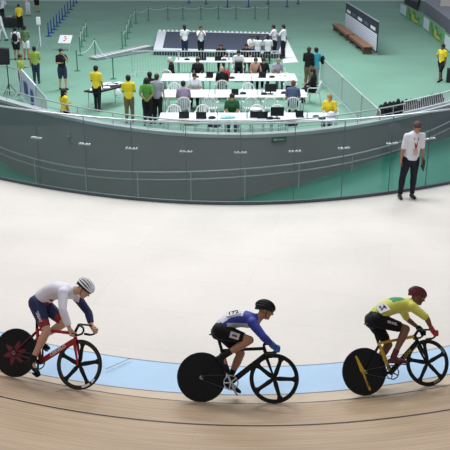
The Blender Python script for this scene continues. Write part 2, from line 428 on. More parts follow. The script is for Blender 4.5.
# ---------------------------------------------------------------- people
SK = {'fair': mat('skin_fair', (205, 158, 132), .55, 0, .05), 'tan': mat('skin_tan', (172, 122, 94), .55, 0, .05), 'brown': mat('skin_brown', (118, 80, 60), .55, 0, .05)}
m_eye = mat('eye_white', (225, 222, 215), .3, 0, .02); m_iris = mat('eye_dark', (40, 28, 22), .3)
m_lip = mat('lip', (150, 88, 78), .5)
def lerp(a, b, t): return V(a).lerp(V(b), t)
def chain(mb, pts, rad, f0, f1, g=0.0, w=1.0, side=None, capA=1, capB=1):
    """tapered limb along pts; rad = [(param, radius)], built between params f0 and f1"""
    ks = sorted(set([f0, f1] + [r[0] for r in rad if f0 < r[0] < f1] + [float(k) for k in range(1, len(pts) - 1) if f0 < k < f1]))
    def P(t): i = min(int(t), len(pts) - 2); return lerp(pts[i], pts[i + 1], t - i)
    def Q(t):
        for (a, ra), (b, rb) in zip(rad, rad[1:]):
            if a <= t <= b: return ra + (rb - ra) * (t - a) / (b - a) + g
        return rad[-1][1] + g
    for i, (a, b) in enumerate(zip(ks, ks[1:])):
        mb.limb(P(a), P(b), Q(a), Q(b), w, side, caps=(1 if i else capA, 1 if i < len(ks) - 2 else capB))
ARM = [(0, .056), (.25, .052), (.9, .040), (1.0, .039), (1.25, .041), (2.0, .026)]
LEG = [(0, .092), (.3, .086), (.9, .058), (1.0, .056), (1.3, .056), (1.6, .042), (2.0, .036)]
def spine(mb, pts, g=0.0, i0=0, i1=None):
    i1 = len(pts) - 1 if i1 is None else i1
    for i in range(i0, i1):
        (a, wa, da), (b, wb, db) = pts[i], pts[i + 1]
        mb.limb(a, b, da + g, db + g, (wa + g) / (da + g), (0, 1, 0), n=20, wb=(wb + g) / (db + g))
def head(mb, c, F, U, s=1.0):
    F = V(F).normalized(); U = (V(U) - F * F.dot(V(U))).normalized(); L = U.cross(F)
    rot = basis((0, 0, 0), F, L, U).to_3x3(); c = V(c)
    mb.ell(c + U * .022 * s - F * .008 * s, (.097 * s, .076 * s, .098 * s), rot)
    mb.ell(c + F * .022 * s - U * .045 * s, (.066 * s, .056 * s, .070 * s), rot)
    mb.ell(c + F * .050 * s - U * .092 * s, (.032 * s, .034 * s, .024 * s), rot)
    mb.limb(c + F * .082 * s + U * .012 * s, c + F * .106 * s - U * .024 * s, .010 * s, .016 * s)
    for q in (-1, 1): mb.ell(c + L * q * .078 * s - U * .005 * s - F * .005 * s, (.018 * s, .011 * s, .030 * s), rot, 8, 6)
    return F, L, U, rot
def fingers_relaxed(mb, wr, d, pn, side, s=1.0, curl=.5, r=.0085):
    """palm, four curled fingers and a thumb; d = forearm direction, pn = palm normal, side = direction of the thumb"""
    d = V(d).normalized(); pn = (V(pn) - d * d.dot(V(pn))).normalized(); sd = V(side); sd = (sd - d * sd.dot(d) - pn * sd.dot(pn)).normalized()
    wr = V(wr); mb.limb(wr - d * .01, wr + d * .075 * s, .018 * s, .017 * s, 1.9, sd, wb=2.4)
    for i, (o, ln) in enumerate(zip((.033, .011, -.011, -.032), (.070, .078, .072, .056))):
        p = wr + d * .082 * s + sd * o * s; a = .15
        for k, fr in enumerate((.45, .32, .25)):
            a += curl * (.6, .9, .7)[k]; q = p + (d * math.cos(a) + pn * math.sin(a) + sd * o * 1.5) * ln * fr * s
            mb.limb(p, q, r * s * (1 - .08 * k), r * s * (1 - .08 * (k + 1)), n=8); p = q
    p = wr + d * .025 * s + sd * .026 * s
    for k, (ln, kk) in enumerate(((.038, .9), (.030, .55), (.024, .25))):
        q = p + (d * (1 - kk * .45) + sd * kk + pn * .35).normalized() * ln * s; mb.limb(p, q, .011 * s * (1 - .1 * k), .010 * s * (1 - .1 * k), n=8); p = q
def fist(mb, wr, c, bar, r=.0095, g=0.0):
    """hand closed on a bar through c with direction bar"""
    wr, c = V(wr), V(c); bar = V(bar).normalized(); a = c - wr; a = (a - bar * a.dot(bar)).normalized(); n = bar.cross(a)
    if n.z < 0: n = -n
    R0 = .027 + g * .5
    mb.limb(wr, c + n * .022 - a * .01, .024 + g, .021 + g, 1.6, bar)
    for i in range(4):
        o = bar * (i - 1.5) * .021; rr = (1, 1.05, 1, .85)[i]; ps = []
        for ph in (-25, 30, 85, 140, 190): ps.append(c + o + n * math.cos(R(ph)) * R0 * rr + a * math.sin(R(ph)) * R0 * rr)
        for p, q in zip(ps, ps[1:]): mb.limb(p, q, r + g, r + g, n=8)
    s0 = bar * -.034; ps = [wr.lerp(c, .45) + s0 * .6 - n * .002, c + s0 - a * .022 - n * .012, c + s0 * .8 - n * .026 + a * .004, c + s0 * .5 - n * .022 + a * .022]
    for p, q in zip(ps, ps[1:]): mb.limb(p, q, .0115 + g, .010 + g, n=8)

def standing(H=1.72, arms=('hang', 'hang'), stride=0.0, lean=0.0, legs=.09, twist=0):
    J = {}
    J['hips'] = [V((0, s * .085, .90)) for s in (1, -1)]
    J['knees'] = [V((.02 + stride * .28 * s, s * legs, .49)) for s in (1, -1)]
    J['ankles'] = [V((stride * .42 * s - .02, s * (legs + .01), .085)) for s in (1, -1)]
    L = lambda x, z: V((x + lean * (z - .9), 0, z))
    J['spine'] = [(L(0, .90), .160, .112), (L(0, 1.02), .150, .104), (L(.01, 1.15), .145, .100), (L(.01, 1.30), .168, .112), (L(0, 1.40), .165, .095), (L(-.005, 1.46), .08, .06)]
    J['neck'] = L(0, 1.45); J['head'] = L(.03, 1.60); J['F'] = V((1, 0, -.06)); J['U'] = V((0, 0, 1))
    J['sh'] = [L(0, 1.405) + V((0, s * .175, 0)) for s in (1, -1)]
    A = {'hang': ((.0, .215, 1.13), (.05, .235, .89)), 'front': ((.02, .22, 1.14), (.24, .10, 1.16)), 'back': ((-.12, .24, 1.16), (-.17, .06, .98)),
         'hips': ((-.04, .34, 1.17), (.06, .18, 1.02)), 'up': ((.16, .22, 1.20), (.20, .07, 1.42)), 'reach': ((.18, .22, 1.18), (.42, .18, 1.10)), 'type': ((.08, .24, 1.14), (.33, .14, 1.10))}
    J['el'], J['wr'] = [], []
    for s, a in zip((1, -1), arms):
        e, wv = A[a]
        J['el'].append(V((e[0] + lean * (e[2] - .9), s * e[1], e[2]))); J['wr'].append(V((wv[0] + lean * (wv[2] - .9), s * wv[1], wv[2])))
    J['arms'] = arms; J['k'] = H / 1.72; return J
def seated(H=1.72, arms=('type', 'type'), lean=.0, seat=.47):
    J = standing(H, arms, 0, lean); dz = seat - .86 + .04
    def mv(p): return V((p.x, p.y, p.z + dz))
    J['hips'] = [mv(p) for p in J['hips']]; J['spine'] = [(mv(a), b, c) for a, b, c in J['spine']]
    for k in ('sh', 'el', 'wr'): J[k] = [mv(p) for p in J[k]]
    J['neck'] = mv(J['neck']); J['head'] = mv(J['head']) + V((.02, 0, -.01)); J['F'] = V((1, 0, -.35))
    J['knees'] = [V((.42, s * .12, seat + .04)) for s in (1, -1)]; J['ankles'] = [V((.42, s * .12, .085)) for s in (1, -1)]
    if seat < .35: J['ankles'] = [V((.12, s * .14, .085)) for s in (1, -1)]; J['knees'] = [V((.36, s * .16, .46)) for s in (1, -1)]
    return J
def scaleJ(J):
    k = J['k']
    for n in ('hips', 'knees', 'ankles', 'sh', 'el', 'wr'): J[n] = [p * k for p in J[n]]
    J['spine'] = [(a * k, b * k, c * k) for a, b, c in J['spine']]
    J['neck'] = J['neck'] * k; J['head'] = J['head'] * k; return J
def person(label, loc, rz, J, shirt, pants, hair, skin='fair', sleeve=.45, leg=1.95, long=0, shoes=None, group=None, vox=.012, extras=None, eyes=False, skirt=False, build=1.0, bald=False):
    J = scaleJ(J); root = thing('person', label, 'person', loc, rz, group); k = J['k']
    body = MB(); spine(body, J['spine']); body.limb(J['neck'] - V((0, 0, .03)), lerp(J['neck'], J['head'], .75), .060, .050)
    F, L, U, rot = head(body, J['head'], J['F'], J['U'], 1.05)
    for i, s in enumerate((1, -1)):
        body.limb(J['sh'][i] * .99, lerp(J['sh'][i], J['spine'][4][0], .5), .054, .07)
        chain(body, [J['sh'][i], J['el'][i], J['wr'][i]], ARM, 0, 2)
        d = (J['wr'][i] - J['el'][i]).normalized(); a = J['arms'][i]
        pn = {'hang': V((0, -s, 0)), 'front': V((-.3, 0, 1)), 'type': V((0, 0, -1))}.get(a, V((0, -s, -.2)))
        sd = {'hang': V((1, 0, 0)), 'type': V((0, -s, 0))}.get(a, V((.2, 0, 1)))
        fingers_relaxed(body, J['wr'][i], d, pn, sd, .95, .5)
        chain(body, [J['hips'][i], J['knees'][i], J['ankles'][i]], LEG, 0, 2)
        fd = V((1, 0, -.05)); body.limb(J['ankles'][i] - V((.03, 0, .035)), J['ankles'][i] + V((.13, s * .02, -.045)), .036, .028, 1.2, (0, 1, 0))
    bo = body.skin('body', SK[skin], root, vox, 3)
    G = .014
    sm = MB(); pts = J['spine']; spine(sm, pts, G * build, 0, 5)
    for i in (0, 1):
        sm.limb(J['sh'][i], lerp(J['sh'][i], pts[4][0], .5), .056 + G, .072 + G)
        if sleeve > 0: chain(sm, [J['sh'][i], J['el'][i], J['wr'][i]], ARM, 0, 2 * sleeve, G, capB=0)
    sm.skin('shirt', shirt, root, vox, 3)
    pm = MB(); G2 = .013
    (a, w0, d0), (b, w1, d1) = pts[0], pts[1]
    pm.limb(lerp(a, b, -.2), lerp(a, b, .45), d0 + G2, d1 + G2, w0 / d0, (0, 1, 0), n=20)
    if skirt:
        for i in (0, 1): pm.limb(J['hips'][i], lerp(J['hips'][i], J['knees'][i], .9), .11, .12)
    for i in (0, 1): chain(pm, [J['hips'][i], J['knees'][i], J['ankles'][i]], LEG, 0, leg, G2 + (.006 if leg > 1.2 else .016), capB=0)
    pm.skin('trousers' if leg > 1.2 else 'shorts', pants, root, vox, 3)
    if not bald and hair is not None:
        h = MB(); c = V(J['head']); h.ell(c + U * .042 - F * .016, (.108, .093, .098), rot); h.ell(c - F * .045 - U * .01, (.070, .082, .085), rot)
        if long: h.limb(c - F * .06, c - F * .085 - V((0, 0, .16 + .12 * long)), .062, .045, 1.3, L)
        h.skin('hair', hair, root, vox * .8, 2)
    for i, s in enumerate((1, -1)):
        sh = MB(); an = J['ankles'][i]; sh.limb(an - V((.035, 0, .040)), an + V((.145, s * .02, -.050)), .044, .034, 1.15, (0, 1, 0)); sh.limb(an - V((.02, 0, .05)), an + V((0, 0, .0)), .045, .042, caps=(1, 0))
        so = sh.skin('shoe', shoes or m_dark, root, vox * .8, 1)
    if eyes:
        for q in (-1, 1):
            e = V(J['head']) + F * .072 + L * q * .030 + U * .012; eo = MB().ell(e, (.013, .014, .011), rot, 10, 8).build('eye', m_eye, root)
            MB().ell(e + F * .0095, (.005, .006, .006), rot, 8, 6).build('iris', m_iris, eo)
        MB().limb(V(J['head']) + F * .078 - U * .055 - L * .022, V(J['head']) + F * .078 - U * .055 + L * .022, .006, .006).build('mouth', m_lip, root)
    if extras: extras(root, J, F, L, U)
    return root

# ---------------------------------------------------------------- track bicycles
WR = .335
def ring_pts(r, n, y=0): return [(math.cos(2 * math.pi * k / n) * r, y, math.sin(2 * math.pi * k / n) * r) for k in range(n)]
def tyre(par, c, m=None):
    MB().tube([V(c) + V(p) for p in ring_pts(WR - .011, 64)], .0115, 8, closed=True).build('tyre', m or m_rubber, par)
def front_wheel(root, c, rimcol, spoke_m, phase, decals=None):
    wh = bpy.data.objects.new('front_wheel', None); COL.objects.link(wh); wh.parent = root; wh.location = c
    tyre(wh, (0, 0, 0))
    MB().lathe_y((0, 0, 0), [(.318, -.010), (.318, .010), (.296, .013), (.278, .006), (.278, -.006), (.296, -.013)], 64).build('rim', rimcol, wh)
    MB().lathe_y((0, 0, 0), [(.0, -.03), (.035, -.03), (.042, -.012), (.042, .012), (.035, .03), (0, .03)], 24).build('hub', spoke_m, wh)
    for k in range(5):
        a = phase + 2 * math.pi * k / 5; e = V((math.cos(a), 0, math.sin(a))); t = V((-math.sin(a), 0, math.cos(a))); rs = []
        for r, w_, d_ in ((.02, .024, .016), (.08, .032, .013), (.18, .027, .011), (.24, .027, .011), (.272, .040, .011), (.290, .052, .011)):
            rs.append([e * r + t * w_ * math.cos(q) + V((0, 1, 0)) * d_ * math.sin(q) for q in [2 * math.pi * j / 12 for j in range(12)]])
        MB().rings(rs).build('spoke', spoke_m, wh)
    if decals:
        for a0, a1, mm in decals:
            mb = MB()
            for s in (-1,):
                rs = []
                for q in np.linspace(a0, a1, 12):
                    e = V((math.cos(q), 0, math.sin(q))); rs.append([e * .284 + V((0, s * .0125, 0)), e * .312 + V((0, s * .0135, 0)), e * .312 + V((0, s * .0150, 0)), e * .284 + V((0, s * .0140, 0))])
                mb.rings(rs)
            mb.build('rim_decal', mm, wh)
    return wh
def disc_wheel(root, c, m, hubm):
    wh = bpy.data.objects.new('rear_disc_wheel', None); COL.objects.link(wh); wh.parent = root; wh.location = c
    tyre(wh, (0, 0, 0))
    MB().lathe_y((0, 0, 0), [(.0, -.026), (.05, -.026), (.30, -.011), (.318, -.009), (.318, .009), (.30, .011), (.05, .026), (0, .026)], 64).build('disc', m, wh)
    MB().lathe_y((0, 0, 0), [(0, -.058), (.016, -.058), (.028, -.045), (.030, -.024), (0, -.024)], 20).build('hub', hubm, wh)
    return wh
def blade(mb, a, b, wa, wb, t, mi=0):       # aero tube: deep in the frame plane, thin across
    mb.limb(a, b, wa, wb, t / wa, (0, 1, 0), n=14, wb=t / wb); return mb
def bicycle(label, M, cfg, text_fn=None):
    root = thing('track_bicycle', label, 'bicycle'); root.matrix_world = M
    fm, fm2, fk, bm_ = cfg['frame'], cfg['frame2'], cfg['fork'], cfg['bar']
    RA, FA = V((0, 0, WR)), V((.985, 0, WR)); BB = V((.40, 0, .275)); sz = cfg.get('seat', .93)
    SCl = V((.27, 0, .70)); HT = V((.842, 0, .745)); HB = V((.872, 0, .655)); ST = V((.215, 0, sz - .03))
    fr = bpy.data.objects.new('frame', None)
    mb = MB(); blade(mb, HB + V((-.01, 0, -.01)), BB, .036, .040, .020); fo = mb.build('frame', fm, root)
    blade(MB(), SCl, HT + V((-.01, 0, -.01)), .018, .024, .014).build('top_tube', cfg.get('top', fm), fo)
    blade(MB(), BB, SCl, .030, .026, .016).build('seat_tube', cfg.get('seatt', fm), fo)
    MB().limb(HB, HT, .026, .024).build('head_tube', fm, fo)
    MB().cyl(BB - V((0, .045, 0)), BB + V((0, .045, 0)), .026, n=16).build('bottom_bracket', fm2, fo)
    for s in (-1, 1):
        blade(MB(), BB + V((-.02, s * .03, 0)), RA + V((0, s * .055, 0)), .014, .010, .007).build('chain_stay', cfg['stay'], fo)
        blade(MB(), SCl + V((-.01, s * .018, -.04)), RA + V((0, s * .055, 0)), .012, .009, .006).build('seat_stay', cfg['stay'], fo)
    fk_ = MB(); fk_.limb(HB + V((.0, -.045, -.012)), HB + V((0, .045, -.012)), .020, .020)
    for s in (-1, 1): blade(fk_, HB + V((0, s * .043, -.02)), FA + V((0, s * .045, 0)), .024, .012, .009)
    fk_.cyl(FA - V((0, .055, 0)), FA + V((0, .055, 0)), .010); fk_.build('fork', fk, root)
    sp = MB(); blade(sp, SCl, ST, .022, .020, .012); sp.build('seatpost', cfg['post'], root)
    sd = MB(); x0 = ST.x - .12; zz = sz
    rs = []
    for t, w_ in ((0, .03), (.03, .068), (.08, .070), (.14, .045), (.20, .022), (.26, .018), (.275, .010)):
        rs.append([V((x0 + t, math.cos(q) * w_, zz + .012 * math.sin(q) + .012 * (t < .05) - .02 * (w_ < .03) * (math.sin(q) < 0))) for q in [2 * math.pi * k / 12 for k in range(12)]])
    sd.rings(rs); sd.tube([(x0 + .05, .02, zz - .015), (ST.x, .02, zz - .035), (x0 + .24, .008, zz - .012)], .0045); sd.tube([(x0 + .05, -.02, zz - .015), (ST.x, -.02, zz - .035), (x0 + .24, -.008, zz - .012)], .0045)
    sd.build('saddle', m_carbon, root)
    # bars
    bx, bz = cfg['barxz']; st = MB(); st.limb(HT, V((bx - .04, 0, bz - .005)), .020, .018); st.limb(V((bx - .04, 0, bz - .005)), V((bx, 0, bz)), .018, .020); st.build('stem', m_carbon, root)
    hb = MB(); pth = [(bx, 0, bz)]
    for s in (-1, 1):
        p = [(bx, 0, bz), (bx + .005, s * .10, bz + .002), (bx + .03, s * .165, bz), (bx + .08, s * .185, bz - .004), (bx + .122, s * .19, bz - .022), (bx + .138, s * .192, bz - .062), (bx + .118, s * .194, bz - .105), (bx + .07, s * .195, bz - .128), (bx - .02, s * .196, bz - .130)]
        hb.tube(p, .0135, 10)
    hb.build('handlebar', bm_, root)
    for s in (-1, 1): MB().limb((bx + .05, s * .195, bz - .129), (bx - .025, s * .196, bz - .130), .0165, .0165).build('grip', cfg.get('grip', m_rubber), root)
    front_wheel(root, FA, cfg['rim'], m_carbon, cfg['phase'], cfg.get('decals'))
    dw = disc_wheel(root, RA, cfg['disc'], cfg.get('hub', m_dark))
    # cranks, ring, chain
    ca = cfg['crank']; cd = V((math.cos(ca), 0, math.sin(ca)))
    cr = MB(); cy = -.052
    cr.lathe_y(BB + V((0, cy, 0)), [(.088, -.002), (.100, -.002), (.100, .002), (.088, .002)], 48)
    for k in range(5):
        a = ca + 2 * math.pi * k / 5; cr.limb(BB + V((0, cy, 0)), BB + V((math.cos(a) * .09, cy, math.sin(a) * .09)), .012, .007, .5, (0, 1, 0))
    cr.build('chainring', cfg['ring'], root)
    for s, dd in ((-1, cd), (1, -cd)):
        e = BB + dd * .168 + V((0, s * .075, 0))
        c_ = MB().limb(BB + V((0, s * .062, 0)), e, .017, .012, .6, (0, 1, 0)).build('crank_arm', cfg.get('arm', cfg['ring']), root)
        pe = MB().cyl(e, e + V((0, s * .03, 0)), .007).box(e + V((0, s * .065, 0)), (.085, .065, .016), Matrix.Rotation(cfg.get('ptilt', .5), 3, 'Y')); pe.build('pedal', m_dark, c_)
    mb = MB(); cog = .028; mb.lathe_y(RA + V((0, cy, 0)), [(.020, -.002), (cog, -.002), (cog, .002), (.020, .002)], 20); mb.build('sprocket', m_steel, root)
    up, dn = [], []
    loop = [V((RA.x, cy, WR + cog)), V((BB.x, cy, BB.z + .101))] + [BB + V((math.sin(a) * .101, cy, math.cos(a) * .101)) for a in (.4, .8, 1.2, 1.6, 2.0, 2.4, 2.8)] + [V((BB.x, cy, BB.z - .101)), V((RA.x, cy, WR - cog))] + [RA + V((-math.sin(a) * cog, cy, -math.cos(a) * cog)) for a in (.8, 1.6, 2.4)]
    MB().tube(loop, .0045, 6, closed=True).build('chain', mat('chain_steel', (90, 90, 92), .4, .8), root)
    if text_fn: text_fn(root, fo, dw, BB, HB, RA)
    return root, (bx, bz), BB

def rider(label, M, J, cfg, bx, bz, BB):
    root = thing('person', label, 'person'); root.matrix_world = M
    body = MB(); spine(body, J['spine'])
    body.limb(J['spine'][-1][0], lerp(J['spine'][-1][0], J['head'], .62), .062, .054)
    F, L, U, rot = head(body, J['head'], J['F'], J['U'], 1.0)
    gl = MB()
    for i in (0, 1):
        body.limb(J['sh'][i], lerp(J['sh'][i], J['spine'][-2][0], .5), .060, .075)
        chain(body, [J['sh'][i], J['el'][i], J['wr'][i]], ARM, 0, 2)
        fist(body, J['wr'][i], J['grip'][i], J['gdir'][i])
        chain(body, [J['hips'][i], J['knees'][i], J['ankles'][i]], [(0, .100), (.35, .088), (.9, .060), (1.0, .058), (1.3, .060), (1.6, .043), (2.0, .036)], 0, 2)
        body.limb(J['ankles'][i], J['toes'][i], .034, .026)
    body.skin('body', SK[cfg['skin']], root, .0085, 3)
    # jersey
    G = .015; j = MB(); pts = J['spine']; spine(j, pts[:-1], G, 1)
    j.limb(pts[-2][0], lerp(pts[-2][0], pts[-1][0], .5), pts[-2][2] + G, .075 + G, 1.5, (0, 1, 0), caps=(1, 0))
    j.limb(pts[-2][0], lerp(pts[-1][0], J['head'], .22), .090, .070, 1.1, (0, 1, 0), caps=(1, 0))
    for i in (0, 1):
        j.limb(J['sh'][i], lerp(J['sh'][i], pts[-2][0], .5), .060 + G, .076 + G)
        chain(j, [J['sh'][i], J['el'][i], J['wr'][i]], ARM, 0, cfg['sleeve'], G, capB=0)
    j.skin('jersey', cfg['jmats'], root, .0085, 3, cfg['jpaint'])
    G = .009; s = MB(); spine(s, pts, G, 0, 1)
    s.limb(pts[1][0], lerp(pts[1][0], pts[2][0], .3), pts[1][2] + .006, pts[2][2] - .01, pts[1][1] / pts[1][2], (0, 1, 0), n=20)
    for i in (0, 1): chain(s, [J['hips'][i], J['knees'][i], J['ankles'][i]], [(0, .100), (.35, .088), (.9, .060), (1.0, .058), (2, .05)], 0, cfg['short'], G + .002, capB=0)
    s.skin('shorts', cfg['smats'], root, .0085, 3, cfg['spaint'])
    # shoes
    for i, sg in enumerate((1, -1)):
        a, t = J['ankles'][i], J['toes'][i]; d = (t - a).normalized(); heel = a - V((.055, 0, .045)) if d.z > -.6 else a + V((-.05, 0, -.02))
        sh = MB(); sh.limb(heel, t + V((.01, 0, 0)), .036, .034, .95, (0, 1, 0)); sh.limb(t + V((.01, 0, 0)), t + d * .045 + V((.02, 0, 0)), .034, .024, 1.1, (0, 1, 0)); sh.limb(a, lerp(heel, t, .45), .042, .040)
        u = (J['knees'][i] - a).normalized(); sh.limb(a, a + u * (cfg['sock'] if i == 1 else cfg.get('sockL', cfg['sock'])), .043, .046, caps=(1, 0))
        sh.skin('shoe', cfg['shoe'][i], root, .008, 2)
    if cfg.get('glove'):
        for i in (0, 1):
            g = MB(); fist(g, J['wr'][i], J['grip'][i], J['gdir'][i], g=.004); g.limb(lerp(J['wr'][i], J['el'][i], .12), J['wr'][i], .033, .032, caps=(0, 1))
            g.skin('glove', cfg['glove'] if i == 1 else cfg.get('gloveL', cfg['glove']), root, .0065, 2)
    # helmet: shell with raised ribs
    c = V(J['head']); hc = c + U * .036 - F * .016; hm = MB()
    hr_ = (.132, .094, .104)
    R_ = []
    nv = 12
    for a in range(nv + 1):
        ph = R(-16 + (90 + 14) * a / nv); ring = []
        for k in range(32):
            q = 2 * math.pi * k / 32; x = math.cos(q); drop = -.035 * max(0, -x) ** 2 if a == 0 else 0
            ring.append(hc + F * hr_[0] * math.cos(ph) * x * (1.06 if x < 0 else 1) + L * hr_[1] * math.cos(ph) * math.sin(q) + U * (hr_[2] * math.sin(ph) + drop))
        R_.append(ring)
    hm.rings(R_); ho = hm.build('helmet', cfg['helmet'], root)
    for k in range(-4, 5):
        ph = R(21 * k); path = []
        for q in np.linspace(R(-4) if abs(k) < 4 else R(14), R(184) if abs(k) < 4 else R(166), 20):
            path.append(hc + F * hr_[0] * 1.02 * math.cos(q) * (1.06 if math.cos(q) < 0 else 1) + L * hr_[1] * 1.03 * math.sin(ph) * math.sin(q) + U * (hr_[2] * 1.03 * math.cos(ph) * math.sin(q)))
        MB().tube(path, [.004] + [cfg.get('rib', .0075)] * 18 + [.004], 8).build('helmet_rib', cfg['ribm'], ho)
    for q in (-1, 1):
        MB().tube([hc + L * q * .082 + F * .03 - U * .02, c + L * q * .074 + F * .02 - U * .06, c + F * .035 - U * .118], .004).build('chin_strap', m_dark, ho)
        e = c + F * .074 + L * q * .030 + U * .008; eo = MB().ell(e, (.013, .015, .011), rot, 10, 8).build('eye', m_eye, root); MB().ell(e + F * .010, (.005, .006, .006), rot, 8, 6).build('iris', m_iris, eo)
    if cfg.get('glasses'):
        MB().tube([c + L * -.078 - F * .005 + U * .012, c + F * .085 - L * .055 + U * .012, c + F * .102 + U * .010, c + F * .085 + L * .055 + U * .012, c + L * .078 - F * .005 + U * .012], [.003, .014, .011, .014, .003]).build('sunglasses', cfg['glasses'], root)
    MB().limb(c + F * .082 - U * .052 - L * .020, c + F * .082 - U * .052 + L * .020, .006, .006).build('mouth', m_lip, root)
    return root

KS = .955
def place_bike(pr, pf, lean, KS=.955):
    def ground(px, py):
        z = .17
        for _ in range(6):
            p = at(px, py, z)
            # height of the banked surface under p
            best = min(range(len(c2)), key=lambda i: (c2[i].x - p.x) ** 2 + (c2[i].y - p.y) ** 2)
            s = (p - c2[best]).dot(o2[best]); z = Z2 + max(-.1, s) * math.tan(SL)
        return at(px, py, z)
    a, b = ground(*pr), ground(*pf); X = (b - a).normalized(); mid = (a + b) / 2
    S = V((0, 0, 1)).cross(X).normalized(); Z0 = X.cross(S).normalized()
    Z = (Z0 * math.cos(lean) + S * math.sin(lean)).normalized(); Y = Z.cross(X)
    return basis(mid - X * .4925 * KS + V((0, 0, .004)), X * KS, Y * KS, Z * KS)

def ext(a, b, ln):    # knee: point at thigh length from a, shin length to b, bending forward
    return None
def ik(h, a, l1, l2, bend):
    h, a = V(h), V(a); d = a - h; D = min(d.length, l1 + l2 - .002); u = d.normalized(); x = (l1 * l1 - l2 * l2 + D * D) / (2 * D); y = math.sqrt(max(0, l1 * l1 - x * x))
    b = V(bend); b = (b - u * b.dot(u)).normalized(); return h + u * x + b * y
def rider_pose(hip, sh, head_, F, el, grips, wrs, gdir, ped, crank, tl, sl, kn_y=.10, toe_drop=.5, hump=.05, BB=V((.40, 0, .275))):
    J = {}; hip, sh = V(hip), V(sh)
    J['hips'] = [hip + V((0, s * .085, 0)) for s in (1, -1)]
    cd = V((math.cos(crank), 0, math.sin(crank))); J['toes'], J['ankles'], J['knees'] = [], [], []
    for s, dd in ((1, -cd), (-1, cd)):
        p = BB + dd * .168 + V((0, s * .13, 0)); t = p + V((0, 0, .045)); td = toe_drop[0 if s == 1 else 1]
        a = t + V((-.13 * math.cos(td), 0, .13 * math.sin(td) + .03)); J['toes'].append(t); J['ankles'].append(a)
        J['knees'].append(ik(hip + V((0, s * .085, 0)), a, tl, sl, (1, s * .05, .3)))
    ax = (sh - hip); up = V((-ax.z, 0, ax.x)).normalized()
    def b(t, h, w_, d_): return (hip + ax * t + up * (h + hump * math.sin(math.pi * t)), w_, d_)
    J['spine'] = [b(-.05, .0, .150, .105), b(.15, .015, .150, .108), b(.4, .02, .142, .104), b(.65, .015, .158, .108), b(.88, -.005, .172, .098), b(1.06, .0, .085, .068)]
    J['sh'] = [sh + V((-.02, s * .175, -.035)) for s in (1, -1)]
    J['head'] = V(head_); J['F'] = V(F); J['U'] = V((-F[2], 0, F[0])) if True else None
    J['el'] = [V(e) for e in el]; J['wr'] = [V(x) for x in wrs]; J['grip'] = [V(x) for x in grips]; J['gdir'] = [V(x) for x in gdir]
    return J

# --- colours
red = mat('frame_red', (176, 36, 46), .3, .1); gold = mat('yellow_gold', (206, 164, 40), .4, .1); m_silver = mat('polished_silver', (200, 202, 206), .3, .8)
navy = mat('lycra_navy', (36, 44, 84), .6); lyw = mat('lycra_white', (228, 224, 232), .6, 0, .04); lyr = mat('lycra_red', (150, 38, 52), .6)
lyk = mat('lycra_black', (13, 13, 16), .7, 0, .1, 30, .25); royal = mat('lycra_royal', (44, 58, 150), .6); lime = mat('jersey_yellow', (212, 208, 88), .6, 0, .06)
grn = mat('jersey_green', (40, 138, 84), .6); maroon = mat('helmet_maroon', (104, 30, 42), .35); grey_t = mat('panel_grey', (190, 190, 196), .6)

# --- left rider
ML = place_bike((8, 376.5), (79, 390.5), R(27), .985)
def texL(root, fo, dw, BB, HB, RA):
    d = (HB - BB).normalized(); n = V((0, -1, 0)); u = n.cross(d)
    text('CERVELO', .062, mat('letter_white', (236, 236, 236), .5, 0, .02), fo, basis(BB.lerp(HB, .52) + n * .022, d, u, n), thick=.001)
    lm = mat('disc_red_mark', (112, 32, 42), .45)
    g = MB()
    for a in (20, 75, 150, 205, 262, 320):
        e = V((math.cos(R(a)), 0, math.sin(R(a)))); t = V((-e.z, 0, e.x)); rs = []
        for r, w_, y in ((.055, .035, -.0265), (.10, .034, -.0245), (.15, .018, -.0215), (.18, .004, -.0195)): rs.append([e * r - t * w_ + V((0, y, 0)), e * r + t * w_ + V((0, y, 0)), e * r + t * w_ + V((0, y - .002, 0)), e * r - t * w_ + V((0, y - .002, 0))])
        g.rings(rs)
    g.build('emblem', lm, dw)
cfgL = dict(frame=red, frame2=red, fork=red, bar=m_carbon, stay=mat('stay_dark_red', (96, 24, 32), .35), post=m_carbon, barxz=(.925, .865), rim=mat('rim_bronze_black', (44, 36, 32), .4), disc=m_carbon, phase=R(18),
            ring=m_dark, crank=R(-78), seat=.985, ptilt=.5, decals=[(R(-72), R(-48), m_white), (R(-42), R(-30), m_white)], hub=red)
bL, (bx, bz), BB = bicycle('red framed track bicycle with black rear disc at the left of the photo', ML, cfgL, texL)
gr_ = [(bx + .02, .195, bz - .129), (bx + .0, -.195, bz - .129)]
JL = rider_pose((.235, 0, 1.06), (.68, 0, 1.29), (.885, 0, 1.345), (.84, -.12, -.53), [(.88, .24, 1.03), (.74, -.26, 1.04)],
                [(bx + .13, .192, bz - .06), (bx - .01, -.196, bz - .13)], [(bx + .05, .20, bz - .0), (bx - .06, -.205, bz - .075)], [(.25, 0, .97), (1, 0, 0)], None, R(-78), .43, .46, toe_drop=(.35, .75), hump=.07)
def jpL(p, n):
    # white jersey, navy left sleeve, red band at the waist
    if p.y > .14 and (p.z < 1.2 or p.x > .76) and p.x > .62: return 1
    if p.x < .40 and p.z < 1.04 + (p.x - .2) * .3: return 2
    if p.z < 1.14 and .42 < p.x < .56 and abs(p.y) < .19 and n.z < .2: return 2
    return 0
def spL(p, n):
    k = JL['knees']; h = JL['hips']
    for i in (0, 1):
        d = (k[i] - h[i]); t = (p - h[i]).dot(d) / d.length_squared
        if (p.y > 0) == (i == 0) and t > .66: return 1
    return 0
